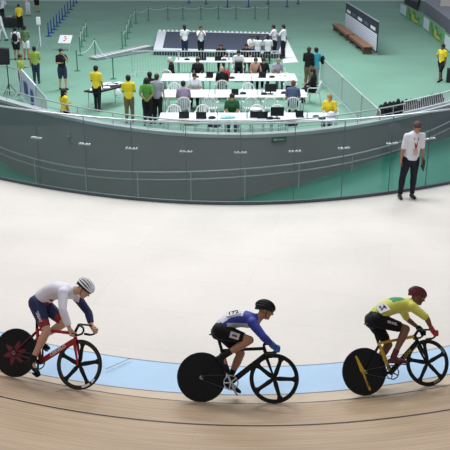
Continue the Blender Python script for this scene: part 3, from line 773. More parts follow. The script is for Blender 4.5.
pL = rider('cyclist in white jersey and navy shorts riding the red bicycle at left', ML, JL,
      dict(skin='fair', sleeve=1.8, jmats=[lyw, navy, lyr], jpaint=jpL, short=.86, smats=[navy, lyr], spaint=spL, shoe=(m_carbon, m_carbon), sock=.10, helmet=m_dark, ribm=m_white, rib=.0105), bx, bz, BB)
# letters on the shorts
def on_thigh(J, t, txt, size, m, par, i=1, off=.104, flip=1, rot=0, nm='lettering'):
    h, k = J['hips'][i], J['knees'][i]; d = (k - h).normalized(); n = V((0, -1, 0)); n = (n - d * n.dot(d)).normalized(); u = n.cross(d)
    r = .118 + (.062 - .118) * t + off - .1
    return text(txt, size, m, par, basis(h.lerp(k, t) + n * r + u * .01, d, u, n), nm, ext=.003, thick=.0015)
on_thigh(JL, .52, 'GREAT', .055, lyw, pL)
# --- centre rider
MC = place_bike((200.5, 402.5), (274.5, 404), R(27))
cfgC = dict(frame=m_carbon, frame2=m_carbon, fork=m_carbon, bar=m_carbon, stay=m_carbon, post=m_carbon, barxz=(.885, .80), rim=m_carbon, disc=m_carbon, phase=R(-1), ring=m_silver, arm=m_silver,
            crank=R(113), seat=.90, ptilt=.9, hub=m_silver)
bC, (bx, bz), BB = bicycle('black track bicycle with silver chainring at the centre of the photo', MC, cfgC)
JC = rider_pose((.245, 0, .965), (.70, 0, 1.115), (.862, 0, 1.250), (.96, -.03, -.28), [(.80, .27, .92), (.83, -.26, .90)],
                [(bx + .134, .192, bz - .06), (bx + .134, -.192, bz - .06)], [(bx + .055, .20, bz - .0), (bx + .055, -.20, bz - .0)], [(.2, 0, 1), (.2, 0, 1)], None, R(113), .42, .43, toe_drop=(.55, 1.15), hump=.075)
def jpC(p, n):
    if p.x > .66 or abs(p.y) > .20: return 0
    m = .60 - abs(p.y) * .3
    if n.z > .35 and p.x < m: return 1
    if n.z < .15 and .34 < p.x < .68 and p.z < 1.075: return 2
    return 0
pC = rider('cyclist in blue and white jersey and black helmet on the black bicycle, centre', MC, JC,
      dict(skin='tan', sleeve=1.85, jmats=[royal, lyw, grey_t], jpaint=jpC, short=.80, smats=[lyk], spaint=lambda p, n: 0, shoe=(m_carbon, m_carbon), sock=.14, sockL=.33, helmet=m_dark, ribm=m_carbon, glove=mat('glove_blue', (52, 92, 160), .6, 0, .25, 40), glasses=m_dark), bx, bz, BB)
h, k_ = JC['hips'][1], JC['knees'][1]; d = (k_ - h).normalized(); n = V((0, -1, 0)); u = n.cross(d)
MB().box(h.lerp(k_, .50) + n * .100, (.13, .085, .006), basis((0, 0, 0), d, u, n).to_3x3()).build('thigh_patch', grey_t, pC, bevel=.002)
MB().box(h.lerp(k_, .50) + n * .1045, (.07, .028, .003), basis((0, 0, 0), d, u, n).to_3x3()).build('patch_mark', lyr, pC)
def back_number(J, t, s, size, m, par, plate=None, side=-.045, ln=.055, w_=.22, hh=.12, patchm=None, tilt=.55):
    a, b = J['spine'][1][0], J['spine'][4][0]; d = (b - a).normalized(); up = V((-d.z, 0, d.x)); n = (up * math.cos(tilt) + V((0, -1, 0)) * math.sin(tilt)).normalized(); v = n.cross(d)
    dd, ww = .123, .162; hh_ = math.hypot(dd * math.cos(tilt), ww * math.sin(tilt)); c = a.lerp(b, t) + up * (.045 * math.sin(math.pi * max(.1, min(1, t))) + dd * dd * math.cos(tilt) / hh_) + V((0, -ww * ww * math.sin(tilt) / hh_, 0)) + n * .008
    if plate: MB().box(c, (w_, hh, .006), basis((0, 0, 0), d, v, n).to_3x3()).build('number_patch', plate, par, bevel=.003)
    text(s, size, m, par, basis(c + n * .005, d, v, n), 'number', thick=.002)
back_number(JC, .46, '172', .10, lyk, pC, lyw, side=-.075, ln=.050, w_=.20, hh=.10, tilt=.62)
# --- right rider
MR = place_bike((368.5, 395.5), (429.5, 386.5), R(27), .93)
def texR(root, fo, dw, BB, HB, RA):
    mb = MB()
    for sgn in (-1,):
        pts = [(-.055, .215), (-.03, .235), (.035, .04), (.02, -.03)]
        d0, d1 = V((-.075, 0, .235)), V((.075, 0, -.27)); dd = (d1 - d0).normalized(); t = V((-dd.z, 0, dd.x)); rs = []
        for q, w_ in ((0, .012), (.25, .024), (.42, .030), (.5, .014), (.8, .015), (1, .015)):
            c = d0.lerp(d1, q) + V((-.06, 0, 0)) * 0; rad = math.hypot(c.x, c.z); y = -(.026 - (min(.3, rad) - .05) * .06 if rad > .05 else .026) - .001
            rs.append([c - t * w_ + V((-.03, y, 0)), c + t * w_ + V((-.03, y, 0)), c + t * w_ + V((-.03, y - .003, 0)), c - t * w_ + V((-.03, y - .003, 0))])
        mb.rings(rs)
    mb.build('gold_stripe', gold, dw)
    d = V((.27, 0, -.96)).normalized(); n = V((0, -1, 0)); u = n.cross(d)
    text('MAVIC', .05, m_carbon, dw, basis(V((.018, -.0245, -.15)), d, u, n), thick=.001)
    d = (HB - BB).normalized(); u = n.cross(d)
    text('LOOK', .06, gold, fo, basis(BB.lerp(HB, .6) + n * .022, d, u, n), thick=.001)
cfgR = dict(frame=m_carbon, frame2=m_carbon, fork=m_carbon, bar=m_carbon, stay=m_carbon, post=m_carbon, barxz=(.945, .815), rim=m_carbon, disc=m_carbon, phase=R(20), ring=m_dark, arm=m_dark,
            crank=R(38), seat=.985, ptilt=.2, top=gold, seatt=gold, hub=gold, decals=[(R(110), R(140), mat('rim_grey_text', (120, 120, 110), .5)), (R(-80), R(-60), mat('rim_grey_text', (120, 120, 110), .5)), (R(20), R(40), mat('rim_grey_text', (120, 120, 110), .5))])
bR, (bx, bz), BB = bicycle('black and yellow track bicycle with gold striped disc at the right of the photo', MR, cfgR, texR)
JR = rider_pose((.25, 0, 1.04), (.80, 0, 1.20), (.975, 0, 1.295), (.90, -.05, -.42), [(.88, .27, .99), (.93, -.27, .99)],
                [(bx + .134, .192, bz - .058), (bx + .134, -.192, bz - .058)], [(bx + .07, .20, bz + .02), (bx + .07, -.20, bz + .02)], [(.2, 0, 1), (.2, 0, 1)], None, R(38), .45, .45, toe_drop=(.7, .3), hump=.06)
def jpR(p, n):
    a, b = JR['spine'][1][0], JR['spine'][4][0]; t = (p - a).dot(b - a) / (b - a).length_squared
    if n.z > .15 and .52 < t < .98 and abs(p.y + .02) < .13 - .06 * abs(t - .75): return 1
    return 0
pR = rider('cyclist in yellow jersey with green back panel on the black and yellow bicycle, right', MR, JR,
      dict(skin='brown', sleeve=.95, jmats=[lime, grn], jpaint=jpR, short=.80, smats=[lyk], spaint=lambda p, n: 0, shoe=(m_carbon, mat('shoe_red_black', (90, 26, 34), .5)), sock=.12, helmet=maroon, ribm=maroon, glove=mat('glove_red', (170, 36, 50), .6), gloveL=lyk, glasses=m_dark), bx, bz, BB)
back_number(JR, .10, '54', .105, lyk, pR, lyw, side=-.085, ln=.035, w_=.17, hh=.15, tilt=.85)
on_thigh(JR, .45, 'BRASIL', .05, grey_t, pR)

# the green infield lies a little below the apron: it is laid out from its own floor, then set down to its level
CH += DROP; HP = DROP; BEFORE = set(bpy.data.objects)

# ---------------------------------------------------------------- infield furniture
def fol(px, py, z=0.0): return at(px, py, z)
m_paper = mat('paper', (238, 240, 240), .7, 0, .02); m_tabletop = mat('table_white', (226, 230, 232), .4, 0, .02)
m_screen = mat('screen_dark', (30, 34, 40), .2); m_postg = mat('post_green', (26, 116, 84), .5); m_rope = mat('rope_white', (196, 214, 208), .7)
m_bluep = mat('post_blue', (26, 62, 150), .4); m_silv = mat('aluminium', (178, 184, 188), .4, .5, .08); m_brown = mat('bench_brown', (142, 104, 82), .6, 0, .15, 8)
m_stage = mat('stage_carpet', (62, 69, 86), .8, 0, .1, 4)

def table(label, p, L_, W_, rz, group, top=m_tabletop, edge=None, h=.74):
    t = thing('folding_table', label, 'table', p, rz, group)
    MB().box((0, 0, h - .015), (L_, W_, .03)).build('tabletop', top, t, bevel=.006)
    if edge: MB().box((0, 0, h - .035), (L_ + .03, W_ + .03, .03)).build('table_edge', edge, t)
    for sx in (-1, 1):
        for sy in (-1, 1):
            MB().cyl((sx * (L_ / 2 - .12), sy * (W_ / 2 - .08), 0), (sx * (L_ / 2 - .14), sy * (W_ / 2 - .09), h - .03), .016, n=8).build('leg', m_galv, t)
        MB().cyl((sx * (L_ / 2 - .13), -W_ / 2 + .09, .22), (sx * (L_ / 2 - .13), W_ / 2 - .09, .22), .011, n=6).build('leg_brace', m_galv, t)
    return t
def table_row(x0, x1, pyf, pyb, n, label, group):
    """a row of n tables whose top spans image columns x0..x1 (front edge row pyf, back edge row pyb)"""
    a, b = at(x0, pyf, .74), at(x1, pyf, .74); c = at((x0 + x1) / 2, pyb, .74); W_ = c.y - (a.y + b.y) / 2; ln = (b.x - a.x) / n
    out = []
    for i in range(n):
        x = a.x + ln * (i + .5); out.append(table(label[i], (x, a.y + W_ / 2, 0), ln - .02, W_, 0, group))
    return a, b, W_
rowsT = []
rowsT.append(table_row(174, 262, 62, 57.5, 3, ['left white table of the farthest row beside the stage', 'middle white table of the farthest row beside the stage', 'right white table of the farthest row beside the stage'], 'tables of the farthest row'))
rowsT.append(table_row(160, 298, 80.5, 73.5, 3, ['white table at the left end of the second row from the stage', 'middle white table of the second row from the stage', 'white table at the right end of the second row from the stage'], 'tables of the second row'))
rowsT.append(table_row(159, 308, 97, 89.5, 3, ['white table at the left end of the third row from the stage', 'middle white table of the third row from the stage', 'white table at the right end of the third row from the stage'], 'tables of the third row'))
rowsT.append(table_row(158, 336, 120, 112.5, 3, ['white table at the left end of the row nearest the ramp', 'middle white table of the row nearest the ramp', 'white table at the right end of the row nearest the ramp'], 'tables of the nearest row'))
def ontable(px, py): return at(px, py, .742)

# white plastic armchairs
def make_chair():
    t = thing('plastic_armchair', '', 'chair')
    mb = MB(); rs = []
    for x, w_, z in ((.22, .20, .415), (.15, .22, .43), (0, .225, .42), (-.16, .21, .415), (-.21, .19, .43)):
        rs.append([V((x, -w_, z)), V((x, 0, z - .012)), V((x, w_, z)), V((x, w_, z - .02)), V((x, 0, z - .032)), V((x, -w_, z - .02))])
    mb.rings(rs); mb.build('seat', m_white, t)
    arch = [(-.20, -.19, .42), (-.235, -.215, .56), (-.265, -.215, .70), (-.285, -.17, .80), (-.297, -.09, .845), (-.30, 0, .86), (-.297, .09, .845), (-.285, .17, .80), (-.265, .215, .70), (-.235, .215, .56), (-.20, .19, .42)]
    bk = MB().tube(arch, .026, 8).build('backrest', m_white, t)
    for yy in (-.11, -.037, .037, .11): MB().limb((-.205, yy, .42), (-.293, yy, .835), .017, .017, 1.3, (0, 1, 0), n=8).build('back_slat', m_white, bk)
    for s in (-1, 1):
        MB().tube([(.20, s * .235, .0), (.185, s * .245, .40), (.17, s * .255, .60), (.10, s * .262, .645), (-.10, s * .255, .65), (-.25, s * .215, .66)], [.020, .022, .02, .024, .024, .018], 8).build('armrest', m_white, t)
        MB().limb((.21, s * .225, .01), (.19, s * .215, .41), .017, .026).build('leg', m_white, t)
        MB().limb((-.27, s * .215, .01), (-.20, s * .19, .42), .017, .026).build('leg', m_white, t)
    return t
CH0 = make_chair(); used = []
def chair(px, py, deg, label, group=None):
    """px,py = floor point under the seat"""
    o = CH0 if not used else copy_tree(CH0); used.append(1)
    p = at(px, py, 0); o.location = (p.x, p.y, 0); o.rotation_euler = (0, 0, R(deg)); o['label'] = label
    if group: o['group'] = group
    elif 'group' in o: del o['group']
    return o
G4, G3 = 'empty chairs between the two nearest table rows', 'empty chairs tucked at the third row'
def fy(row, off):   # world y a little behind / before a table row
    a, b, W_ = rowsT[row]; return a.y + (W_ + off if off > 0 else off)
def pix(px, py, y): return None
def chair_at(px, y, deg, label, group=None):
    # floor point on image column px at world depth y
    u = (px - 225) / FP; zc = y * cT + CH * sT; x = u * (y * cT + (CH - .45) * sT); p = (x, y)
    o = CH0 if not used else copy_tree(CH0); used.append(1); o.location = (x, y, 0); o.rotation_euler = (0, 0, R(deg)); o['label'] = label
    if group: o['group'] = group
    elif 'group' in o: del o['group']
def colx(px, y, z=.8): return (px - 225) / FP * (y * cT + (CH - z) * sT)
for px, d, l in ((174, -88, 'empty white armchair with back arch beside the man in the lilac shirt'), (202, -95, 'empty white armchair behind the left laptop pair on the nearest row'),
                 (257, -90, 'empty white armchair with a black headset case in front of its back'), (278, -84, 'empty white armchair behind the black monitor on the nearest row')):
    chair_at(px, fy(3, .35), d, l, G4)
for px, d, l in ((211, 80, 'white armchair pushed to the near side of the third row, left of the green shirt'), (250, 95, 'white armchair at the near side of the third row, right of the green shirt'),
                 (270, 88, 'white armchair at the near side of the third row below the black monitor')):
    chair_at(px, fy(2, -.35), d, l, G4)
for px, d, l in ((174, -90, 'white armchair behind the left end of the third row'), (195, -85, 'white armchair with a jacket colour back behind the third row, left of the bald man'), (248, -92, 'empty white armchair behind the middle of the third row')):
    chair_at(px, fy(2, .38), d, l, G3)
for px, d, l in ((222, 92, 'white armchair at the near side of the second row under the bald man'), (290, 86, 'white armchair at the near side of the second row, right end')):
    chair_at(px, fy(1, -.32), d, l, G3)
for px, d, l in ((171, 60, 'white armchair carrying the white-haired man in the dark suit'), (198, -92, 'white armchair behind the second row under the dark-haired person'), (282, -80, 'white armchair at the far right of the second row')):
    chair_at(px, fy(1, .42), d, l, 'chairs behind the second row')
chair_at(238, fy(0, -.5), -90, 'white armchair below the person in white and black in front of the stage')

# laptops, monitors, papers and bags on the tables
def laptop(px, py, deg, label, group=None, sc=1.0, p=None):
    p = p or ontable(px, py); t = thing('laptop', label, 'laptop', p, R(deg), group)
    MB().box((0, 0, .010), (.34 * sc, .24 * sc, .02)).build('keyboard_base', m_dark, t, bevel=.004)
    MB().box((0, -.13 * sc, .125 * sc), (.34 * sc, .012, .23 * sc), Matrix.Rotation(.22, 3, 'X')).build('lid', m_dark, t, bevel=.004)
    MB().box((0, -.122 * sc, .127 * sc), (.31 * sc, .004, .19 * sc), Matrix.Rotation(.22, 3, 'X')).build('screen', m_screen, t)
    return t
def monitor(px, py, deg, label, group=None):
    p = ontable(px, py); t = thing('monitor', label, 'monitor', p, R(deg), group)
    MB().box((0, 0, .010), (.20, .16, .02)).cyl((0, 0, .01), (0, 0, .16), .02).build('stand', m_dark, t)
    MB().box((0, -.03, .24), (.44, .035, .30)).build('housing', m_dark, t, bevel=.008); MB().box((0, -.012, .24), (.40, .004, .26)).build('screen', m_screen, t)
    return t
def paper(px, py, deg, label, sx=.21, sy=.29, group='paper sheets on the tables', stack=1):
    p = ontable(px, py); mb = MB()
    for k in range(stack + 1): mb.box((0, 0, .002 + k * .003), (sx, sy, .0028), Matrix.Rotation(.08 * k, 3, 'Z'))
    o = mb.build('paper_sheets', m_paper, None, smooth=False); o.location = p; o.rotation_euler = (0, 0, R(deg)); tag(o, label, 'paper', group)
GL = 'black laptops on the nearest row'
laptop(184, 117.5, 4, 'black open laptop on the nearest row left of the light bulb shaped cup', GL); laptop(201.5, 118, -3, 'black open laptop on the nearest row in front of an empty chair', GL)
monitor(277, 118.5, 0, 'small black monitor on the nearest row at the right of the headset case'); laptop(290, 92.5, 175, 'black laptop beside the round black bag on the third row')
monitor(270.5, 94, 3, 'black monitor standing on the third row'); laptop(262, 117.5, 8, 'dark grey laptop beside the headset case on the nearest row', GL)
laptop(262, 77.5, 170, 'black laptop before the dark-dressed person on the second row', sc=.9); laptop(203, 60, 185, 'black laptop at the far row near the two women', sc=.9)
laptop(218, 60.5, 178, 'black laptop at the middle of the farthest row', sc=.9); laptop(235, 94.5, 180, 'grey blue laptop on the third row above the green shirt', sc=.8); laptop(209, 77.5, 165, 'dark laptop left of the red bag on the second row', sc=.9)
laptop(300, 117, 186, 'white framed laptop near the nearest row right end', sc=.8)
for i, (px, py, d, l) in enumerate([(168, 117, 10, 'white paper sheets left of the two laptops on the nearest row'), (176, 116, -6, 'second pile of white paper left of the laptops'), (219, 117.5, 20, 'white paper beside the pale blue cloth'),
    (242, 117.5, 5, 'white paper between the green shirt and the headset case'), (288, 117, -4, 'white paper right of the black monitor, nearest row'), (298, 116, 8, 'white paper pile below the grey-blue shirt'), (309, 118, -12, 'white paper near the blond woman'),
    (175, 94, 8, 'white paper near the lilac shirt'), (228, 93.5, -8, 'white paper on the middle of the third row'), (252, 94, 6, 'white paper left of the third row monitor'), (304, 93.5, 0, 'white paper at the right end of the third row'),
    (180, 78, 6, 'white paper on the left of the second row'), (248, 78, -5, 'white paper on the second row behind the red bag'), (284, 78, 12, 'white paper on the right of the second row')]):
    paper(px, py, d, l, stack=i % 3)
def bag(px, py, r, m, label, z=.742, name='bag', h=.22, mh=None, group=None):
    p = at(px, py, z); t = thing(name, label, 'bag', p, random.uniform(-.5, .5), group)
    mb = MB().ell((0, 0, h / 2), (r, r * .62, h / 2)).box((0, 0, h * .32), (r * 1.5, r * .95, h * .6)); mb.skin('bag_body', m, t, .015, 3)
    MB().tube([(-r * .5, 0, h * .8), (-r * .3, 0, h * 1.15), (r * .3, 0, h * 1.15), (r * .5, 0, h * .8)], .012).build('handle', mh or m_dark, t); return t
bag(292, 93, .24, m_dark, 'round black bag lying on the third row right end', h=.22); bag(226.5, 78, .17, mat('bag_red', (170, 30, 46), .6), 'bright red bag on the second row beside the bald man', h=.34)
bag(292, 127, .22, m_dark, 'black bag lying behind the guard rail under the grey-blue shirt', z=.2); bag(214, 127, .26, m_dark, 'black bag lying behind the guard rail below the laptops', z=.2)
def lump(px, py, z, r, m, label, cat, name):
    t = MB(); t.ell((0, 0, r[2] * .5), r); t.ell((r[0] * .5, r[1] * .2, r[2] * .45), (r[0] * .6, r[1] * .8, r[2] * .6)); t.ell((-r[0] * .55, -r[1] * .2, r[2] * .4), (r[0] * .55, r[1] * .9, r[2] * .5))
    o = t.skin(name, m, None, .012, 3); o.location = at(px, py, z); tag(o, label, cat); return o
lump(228, 118, .742, (.24, .13, .07), mat('cloth_pale_blue', (168, 212, 218), .8), 'pale blue crumpled cloth on the nearest row before the green shirt', 'cloth', 'folded_cloth')
lump(181, 90.5, .742, (.10, .08, .05), m_dark, 'small black camera on the third row beside the lilac shirt', 'camera', 'camera_pouch')
lump(192, 124.5, 0, (.28, .16, .16), mat('cloth_tan', (166, 140, 116), .8), 'tan jacket heap on the floor behind the guard rail', 'jacket', 'folded_jacket')
# headset case
t = thing('headset_case', 'black box with white round top on the nearest row', 'case', ontable(256, 117)); MB().box((0, 0, .11), (.40, .22, .22)).build('case_body', m_dark, t, bevel=.02)
MB().ell((0, 0, .25), (.21, .14, .07)).build('padded_lid', m_white, t)
t = thing('white_hat', 'white cap lying on the second row table, right end', 'cap', ontable(283, 77)); MB().ell((0, 0, .07), (.15, .12, .09)).build('crown', m_white, t); MB().ell((.0, -.13, .02), (.12, .09, .015)).build('brim', m_white, t)
for px, py, l in ((196, 77.5, 'black headphones pouch at the left half of the second row'), (232, 78.5, 'black pouch right of the red bag'), (272, 77.5, 'black pouch beside the dark dressed person'), (243, 94, 'small black pouch on the third row, middle'),
    (284, 93.5, 'black pouch left of the round black bag'), (264, 94.5, 'dark pouch against the foot of the third row monitor'), (212, 118.5, 'black pouch right of the two laptops, nearest row'), (270, 119, 'black pouch between the headset case and the black monitor'),
    (316, 117.5, 'black pouch left of the pale round helmet'), (322, 119, 'dark pouch closest to the pale round helmet'), (224, 60.5, 'black pouch on the farthest row right of the laptops'), (187, 60, 'black pouch at the left of the farthest row')):
    lump(px, py, .742, (.12, .08, .06), m_dark, l, 'pouch', 'pouch')
# small items (bottles, mugs)
def bottle(px, py, m, label, group='bottles on the tables'):
    p = ontable(px, py); t = thing('water_bottle', label, 'bottle', p, 0, group)
    MB().rings([[V((math.cos(2 * math.pi * k / 12) * r, math.sin(2 * math.pi * k / 12) * r, z)) for k in range(12)] for r, z in ((.03, 0), (.033, .02), (.033, .14), (.014, .18), (.014, .20))]).build('bottle_body', m, t)
    MB().cyl((0, 0, .20), (0, 0, .22), .016, n=10).build('cap', m_bluep, t)
for px, py, l in ((247, 118, 'clear blue capped bottle beside the headset case'), (307, 119, 'blue capped bottle before the blond woman'), (262, 93, 'blue capped bottle left of the third row monitor'), (300, 78, 'blue capped bottle on the second row right end'), (190, 78, 'blue capped bottle on the second row left half'), (215, 94, 'blue capped bottle on the third row left of centre')):
    bottle(px, py, mat('bottle_plastic', (190, 214, 224), .2), l)

# stage with white rim
sa, sb, sc_, sd_ = at(153.5, 49.5, .30), at(281, 53, .30), at(287, 33.5, .30), at(158, 30.5, .30)
def poly_slab(pts, z0, z1, name, m, parent=None):
    mb = MB(); mb.rings([[V((p.x, p.y, z0)) for p in pts], [V((p.x, p.y, z1)) for p in pts]]); return mb.build(name, m, parent, smooth=False)
st = thing('stage', 'low dark blue stage with white studded rim behind the tables', 'stage', (0, 0, 0))
cen = (sa + sb + sc_ + sd_) / 4; cen.z = 0; st.location = cen
quad = [V((p.x, p.y, 0)) - cen for p in (sa, sb, sc_, sd_)]
poly_slab(quad, .0, .24, 'platform', mat('stage_side', (52, 60, 66), .7), st); poly_slab([p * 1.0 for p in quad], .24, .29, 'rim', mat('rim_white', (205, 212, 216), .6), st)
ins = [quad[0] + V((.45, .62, 0)), quad[1] + V((-.1, .62, 0)), quad[2] + V((-.1, -.40, 0)), quad[3] + V((.55, -.40, 0))]
poly_slab(ins, .29, .30, 'carpet', m_stage, st)
rb0 = MB().box((0, 0, 0), (.14, .10, .08)).build('rim_block', m_white, st)
for i in range(30):
    rb = rb0 if i == 0 else rb0.copy()
    if i: COL.objects.link(rb)
    rb.location = quad[3].lerp(quad[2], (i + .5) / 30) + V((0, -.12, .33))
mat1 = thing('floor_mat', 'white floor mat at the right end of the stage', 'mat', (0, 0, 0)); q = [at(283, 63.5), at(298, 62.5), at(286, 37.5), at(281, 38)]
poly_slab(q, .002, .03, 'mat_panel', m_white, mat1)
# segmented silver ramp
rp_ = thing('access_ramp', 'long silver segmented ramp leading to the left end of the stage', 'ramp', (0, 0, 0)); a, b = at(97, 60.5), at(153.5, 51.5); d = (b - a); L_ = d.length; u = d.normalized(); n = V((-u.y, u.x, 0)); rp_.location = a
W_ = .62
pf = [V((0, 0, 0)), u * L_, u * L_ + n * W_, n * W_]
mb = MB(); mb.rings([[p + V((0, 0, .03)) for p in pf], [pf[0] + V((0, 0, .10)), pf[1] + V((0, 0, .28)), pf[2] + V((0, 0, .28)), pf[3] + V((0, 0, .10))]]); mb.build('ramp_frame', m_silv, rp_, smooth=False)
for i in range(13):
    f = (i + .5) / 13; z = .10 + .18 * f; MB().box(u * L_ * f + n * W_ * .5 + V((0, 0, z + .015)), (L_ / 13 * .72, W_ * .72, .02), basis((0, 0, 0), u, n, (0, 0, 1)).to_3x3()).build('tread_panel', m_white, rp_)
for s in (0, 1): MB().limb(n * W_ * s + V((0, 0, .13)), u * L_ + n * W_ * s + V((0, 0, .31)), .028, .028).build('side_rail', m_silv, rp_)

# crowd barriers
def barrier(a, b, label, group, h=1.15, cloth=None):
    a, b = V(a), V(b); d = b - a; L_ = d.length; t = thing('crowd_barrier', label, 'barrier', (a.x, a.y, 0), math.atan2(d.y, d.x), group)
    fr = MB(); r = .06
    fr.tube([(0, 0, .16), (0, 0, h - .08), (.03, 0, h - .02), (.09, 0, h), (L_ - .09, 0, h), (L_ - .03, 0, h - .02), (L_, 0, h - .08), (L_, 0, .16)], .021, 8); fr.tube([(0, 0, .18), (L_, 0, .18)], .016, 8); fr.build('frame', m_galv, t)
    k = int(L_ / .125)
    for i in range(1, k): MB().cyl((L_ * i / k, 0, .18), (L_ * i / k, 0, h), .0085, n=6).build('bar', m_galv, t)
    for x in (.15, L_ - .15): MB().tube([(x, -.28, .01), (x, -.24, .05), (x, 0, .18), (x, .24, .05), (x, .28, .01)], .015, 6).build('foot', m_galv, t)
    return t
GB = 'crowd barriers between the tables and the stage'
bx_ = [132, 179, 229, 279]
for i in range(3):
    barrier(at(bx_[i] + .5, 76), at(bx_[i + 1] - .5, 76), ['galvanised crowd barrier left of the white-haired man, over bare green floor', 'galvanised crowd barrier in front of the two standing women', 'galvanised crowd barrier in front of the seated white shirt group'][i], GB)
GD = 'crowd barriers slanting beside the table area'
dp = [(320.5, 84), (341, 106), (360, 127), (378, 146)]
for i in range(3): barrier(at(*dp[i]), at(*dp[i + 1]), ['galvanised crowd barrier slanting behind the couple at the right of the tables', 'galvanised crowd barrier slanting down behind the blond woman', 'galvanised crowd barrier of the slanting line next to the ledge and the black bags'][i], GD)
barrier(at(-24, 88), at(22, 97), 'galvanised crowd barrier under the black loudspeaker at far left', None)
# barrier carrying a printed banner
a, b = at(24, 98), at(49, 131); bb = barrier(a, b, 'short crowd barrier under the pale blue printed banner', None)
d = (b - a); L_ = d.length; u = d.normalized(); n = V((u.y, -u.x, 0))
bt = thing('printed_banner', 'white and blue printed banner hung over the barrier at left', 'banner', a)
mb = MB(); rs = []
for i in range(9):
    f = i / 8; z = 1.18; wv = .03 * math.sin(f * 9); p = u * L_ * f * .62
    rs.append([p + n * (.05 + wv) + V((0, 0, .12)), p + n * (.035 + wv * .5) + V((0, 0, .6)), p + n * .03 + V((0, 0, z)), p - n * .03 + V((0, 0, z)), p - n * .035 + V((0, 0, .7)), p - n * .028 + V((0, 0, .7)), p - n * .022 + V((0, 0, z - .01)), p + n * .022 + V((0, 0, z - .01)), p + n * (.029 + wv * .5) + V((0, 0, .6)), p + n * (.044 + wv) + V((0, 0, .12))])
mb.rings(rs); mb.build('cloth', mat('banner_cloth', (208, 214, 230), .7, 0, .12, 3), bt)
MB().box(u * L_ * .20 + n * .068 + V((0, 0, .62)), (L_ * .14, .004, .5), basis((0, 0, 0), u, n, (0, 0, 1)).to_3x3()).build('print', mat('print_navy', (70, 84, 150), .7), bt)
MB().box(u * L_ * .48 + n * .072 + V((0, 0, .55)), (L_ * .12, .004, .62), basis((0, 0, 0), u, n, (0, 0, 1)).to_3x3()).build('print', mat('print_navy', (70, 84, 150), .7), bt)

# rope posts
def post(px, py, nxt, label, group):
    p = at(px, py); t = thing('rope_post', label, 'post', p, 0, group)
    mb = MB().cyl((0, 0, 0), (0, 0, .02), .15, .14, 16).cyl((0, 0, .02), (0, 0, .04), .12, .04, 16); mb.build('base', m_postg, t)
    MB().cyl((0, 0, .03), (0, 0, .92), .026, n=10).limb((0, 0, .92), (0, 0, .96), .036, .030).build('pole', m_postg, t)
    if nxt:
        q = at(*nxt) - p; pts = []
        for i in range(13): f = i / 12; pts.append(q * f + V((0, 0, .88 - .26 * 4 * f * (1 - f) * min(1, q.length / 2.5))))
        MB().tube(pts, .014, 6).build('rope', m_rope, t)

ORD = ['first', 'second', 'third', 'fourth', 'fifth', 'sixth', 'seventh', 'eighth', 'ninth', 'tenth', 'eleventh', 'twelfth', 'thirteenth', 'fourteenth', 'fifteenth', 'sixteenth']
PL_ = 'green rope posts marking lanes on the infield'
lab = 'slim green rope post on the bare green floor left of or behind the stage, one of a lane of lookalikes'
c1_ = [(113.5, 79), (95.5, 57), (77.5, 71)]
for i, p in enumerate(c1_): post(p[0], p[1], c1_[i + 1] if i + 1 < len(c1_) else None, ['green rope post in front of the silver ramp, right of the black edged table', 'green rope post left of the silver ramp, between it and the photographer', 'green rope post just right of the photographer and the notice board'][i], 'green rope posts left of the ramp')
c2_ = [(80.5, 55.5), (81.8, 47), (84.3, 41), (87, 36.5)]
for i, p in enumerate(c2_): post(p[0], p[1], c2_[i + 1] if i + 1 < len(c2_) else None, 'green rope post right of the notice board, ' + ORD[i] + ' from the near end', 'green rope posts by the notice board')
c3_ = [(122.5, 49), (125.5, 46), (127.5, 39), (129.3, 33), (131, 27), (136, 23.5), (148.5, 20.5), (168, 19.5), (183, 19.5), (201, 19.5), (218.5, 19), (236, 19), (255, 19), (268.5, 19)]
for i, p in enumerate(c3_): post(p[0], p[1], c3_[i + 1] if i + 1 < len(c3_) else None, 'green rope post, ' + ORD[i] + ' from the left in the line behind the stage', 'green rope posts behind the stage')
def bpost(px, py, label, group):
    p = at(px, py); t = thing('blue_post', label, 'post', p, 0, group)
    MB().box((0, 0, .025), (.34, .24, .05)).build('base', m_bluep, t, bevel=.01); MB().limb((0, 0, .04), (0, 0, .82), .055, .04, .8).build('pole', m_bluep, t)
for i in range(11): bpost(48.8 + i * 2.75, 36.5 - i * 3.35, 'blue post in the slanting row at upper left, ' + ORD[i] + ' from its near end', 'blue posts in the slanting row')
for i, (px, py) in enumerate(((189, 3), (206, 4), (227.5, 7), (248.5, 7), (268, 4), (287, 7), (298, 4))): bpost(px, py, 'spaced blue post along the top edge of the photo, ' + ORD[i] + ' from the left', 'blue posts behind the stage')

# notice board with red marks
p = at(66, 50.5); t = thing('notice_board', 'white notice board with red marks on thin legs at upper left', 'board', p, R(-8))
rt = Matrix.Rotation(R(-52), 3, 'X')
MB().box((0, 0, .62), (.72, .03, .62), rt).build('panel', m_white, t, bevel=.01)
rn = rt @ V((0, -1, 0))
mb = MB()
for dx, dz in ((-.03, .16), (.04, .02), (-.02, -.12)): mb.box(V((0, 0, .62)) + rt @ V((dx, -.02, dz)), (.11, .006, .07), rt)
mb.build('red_marks', mat('mark_red', (196, 60, 66), .6), t)
for sx in (-1, 1): MB().cyl((sx * .28, .15, 0), (sx * .28, .02, .62), .014, n=8).build('leg', m_galv, t); MB().cyl((sx * .28, -.25, 0), (sx * .28, -.02, .55), .012, n=8).build('leg', m_galv, t)

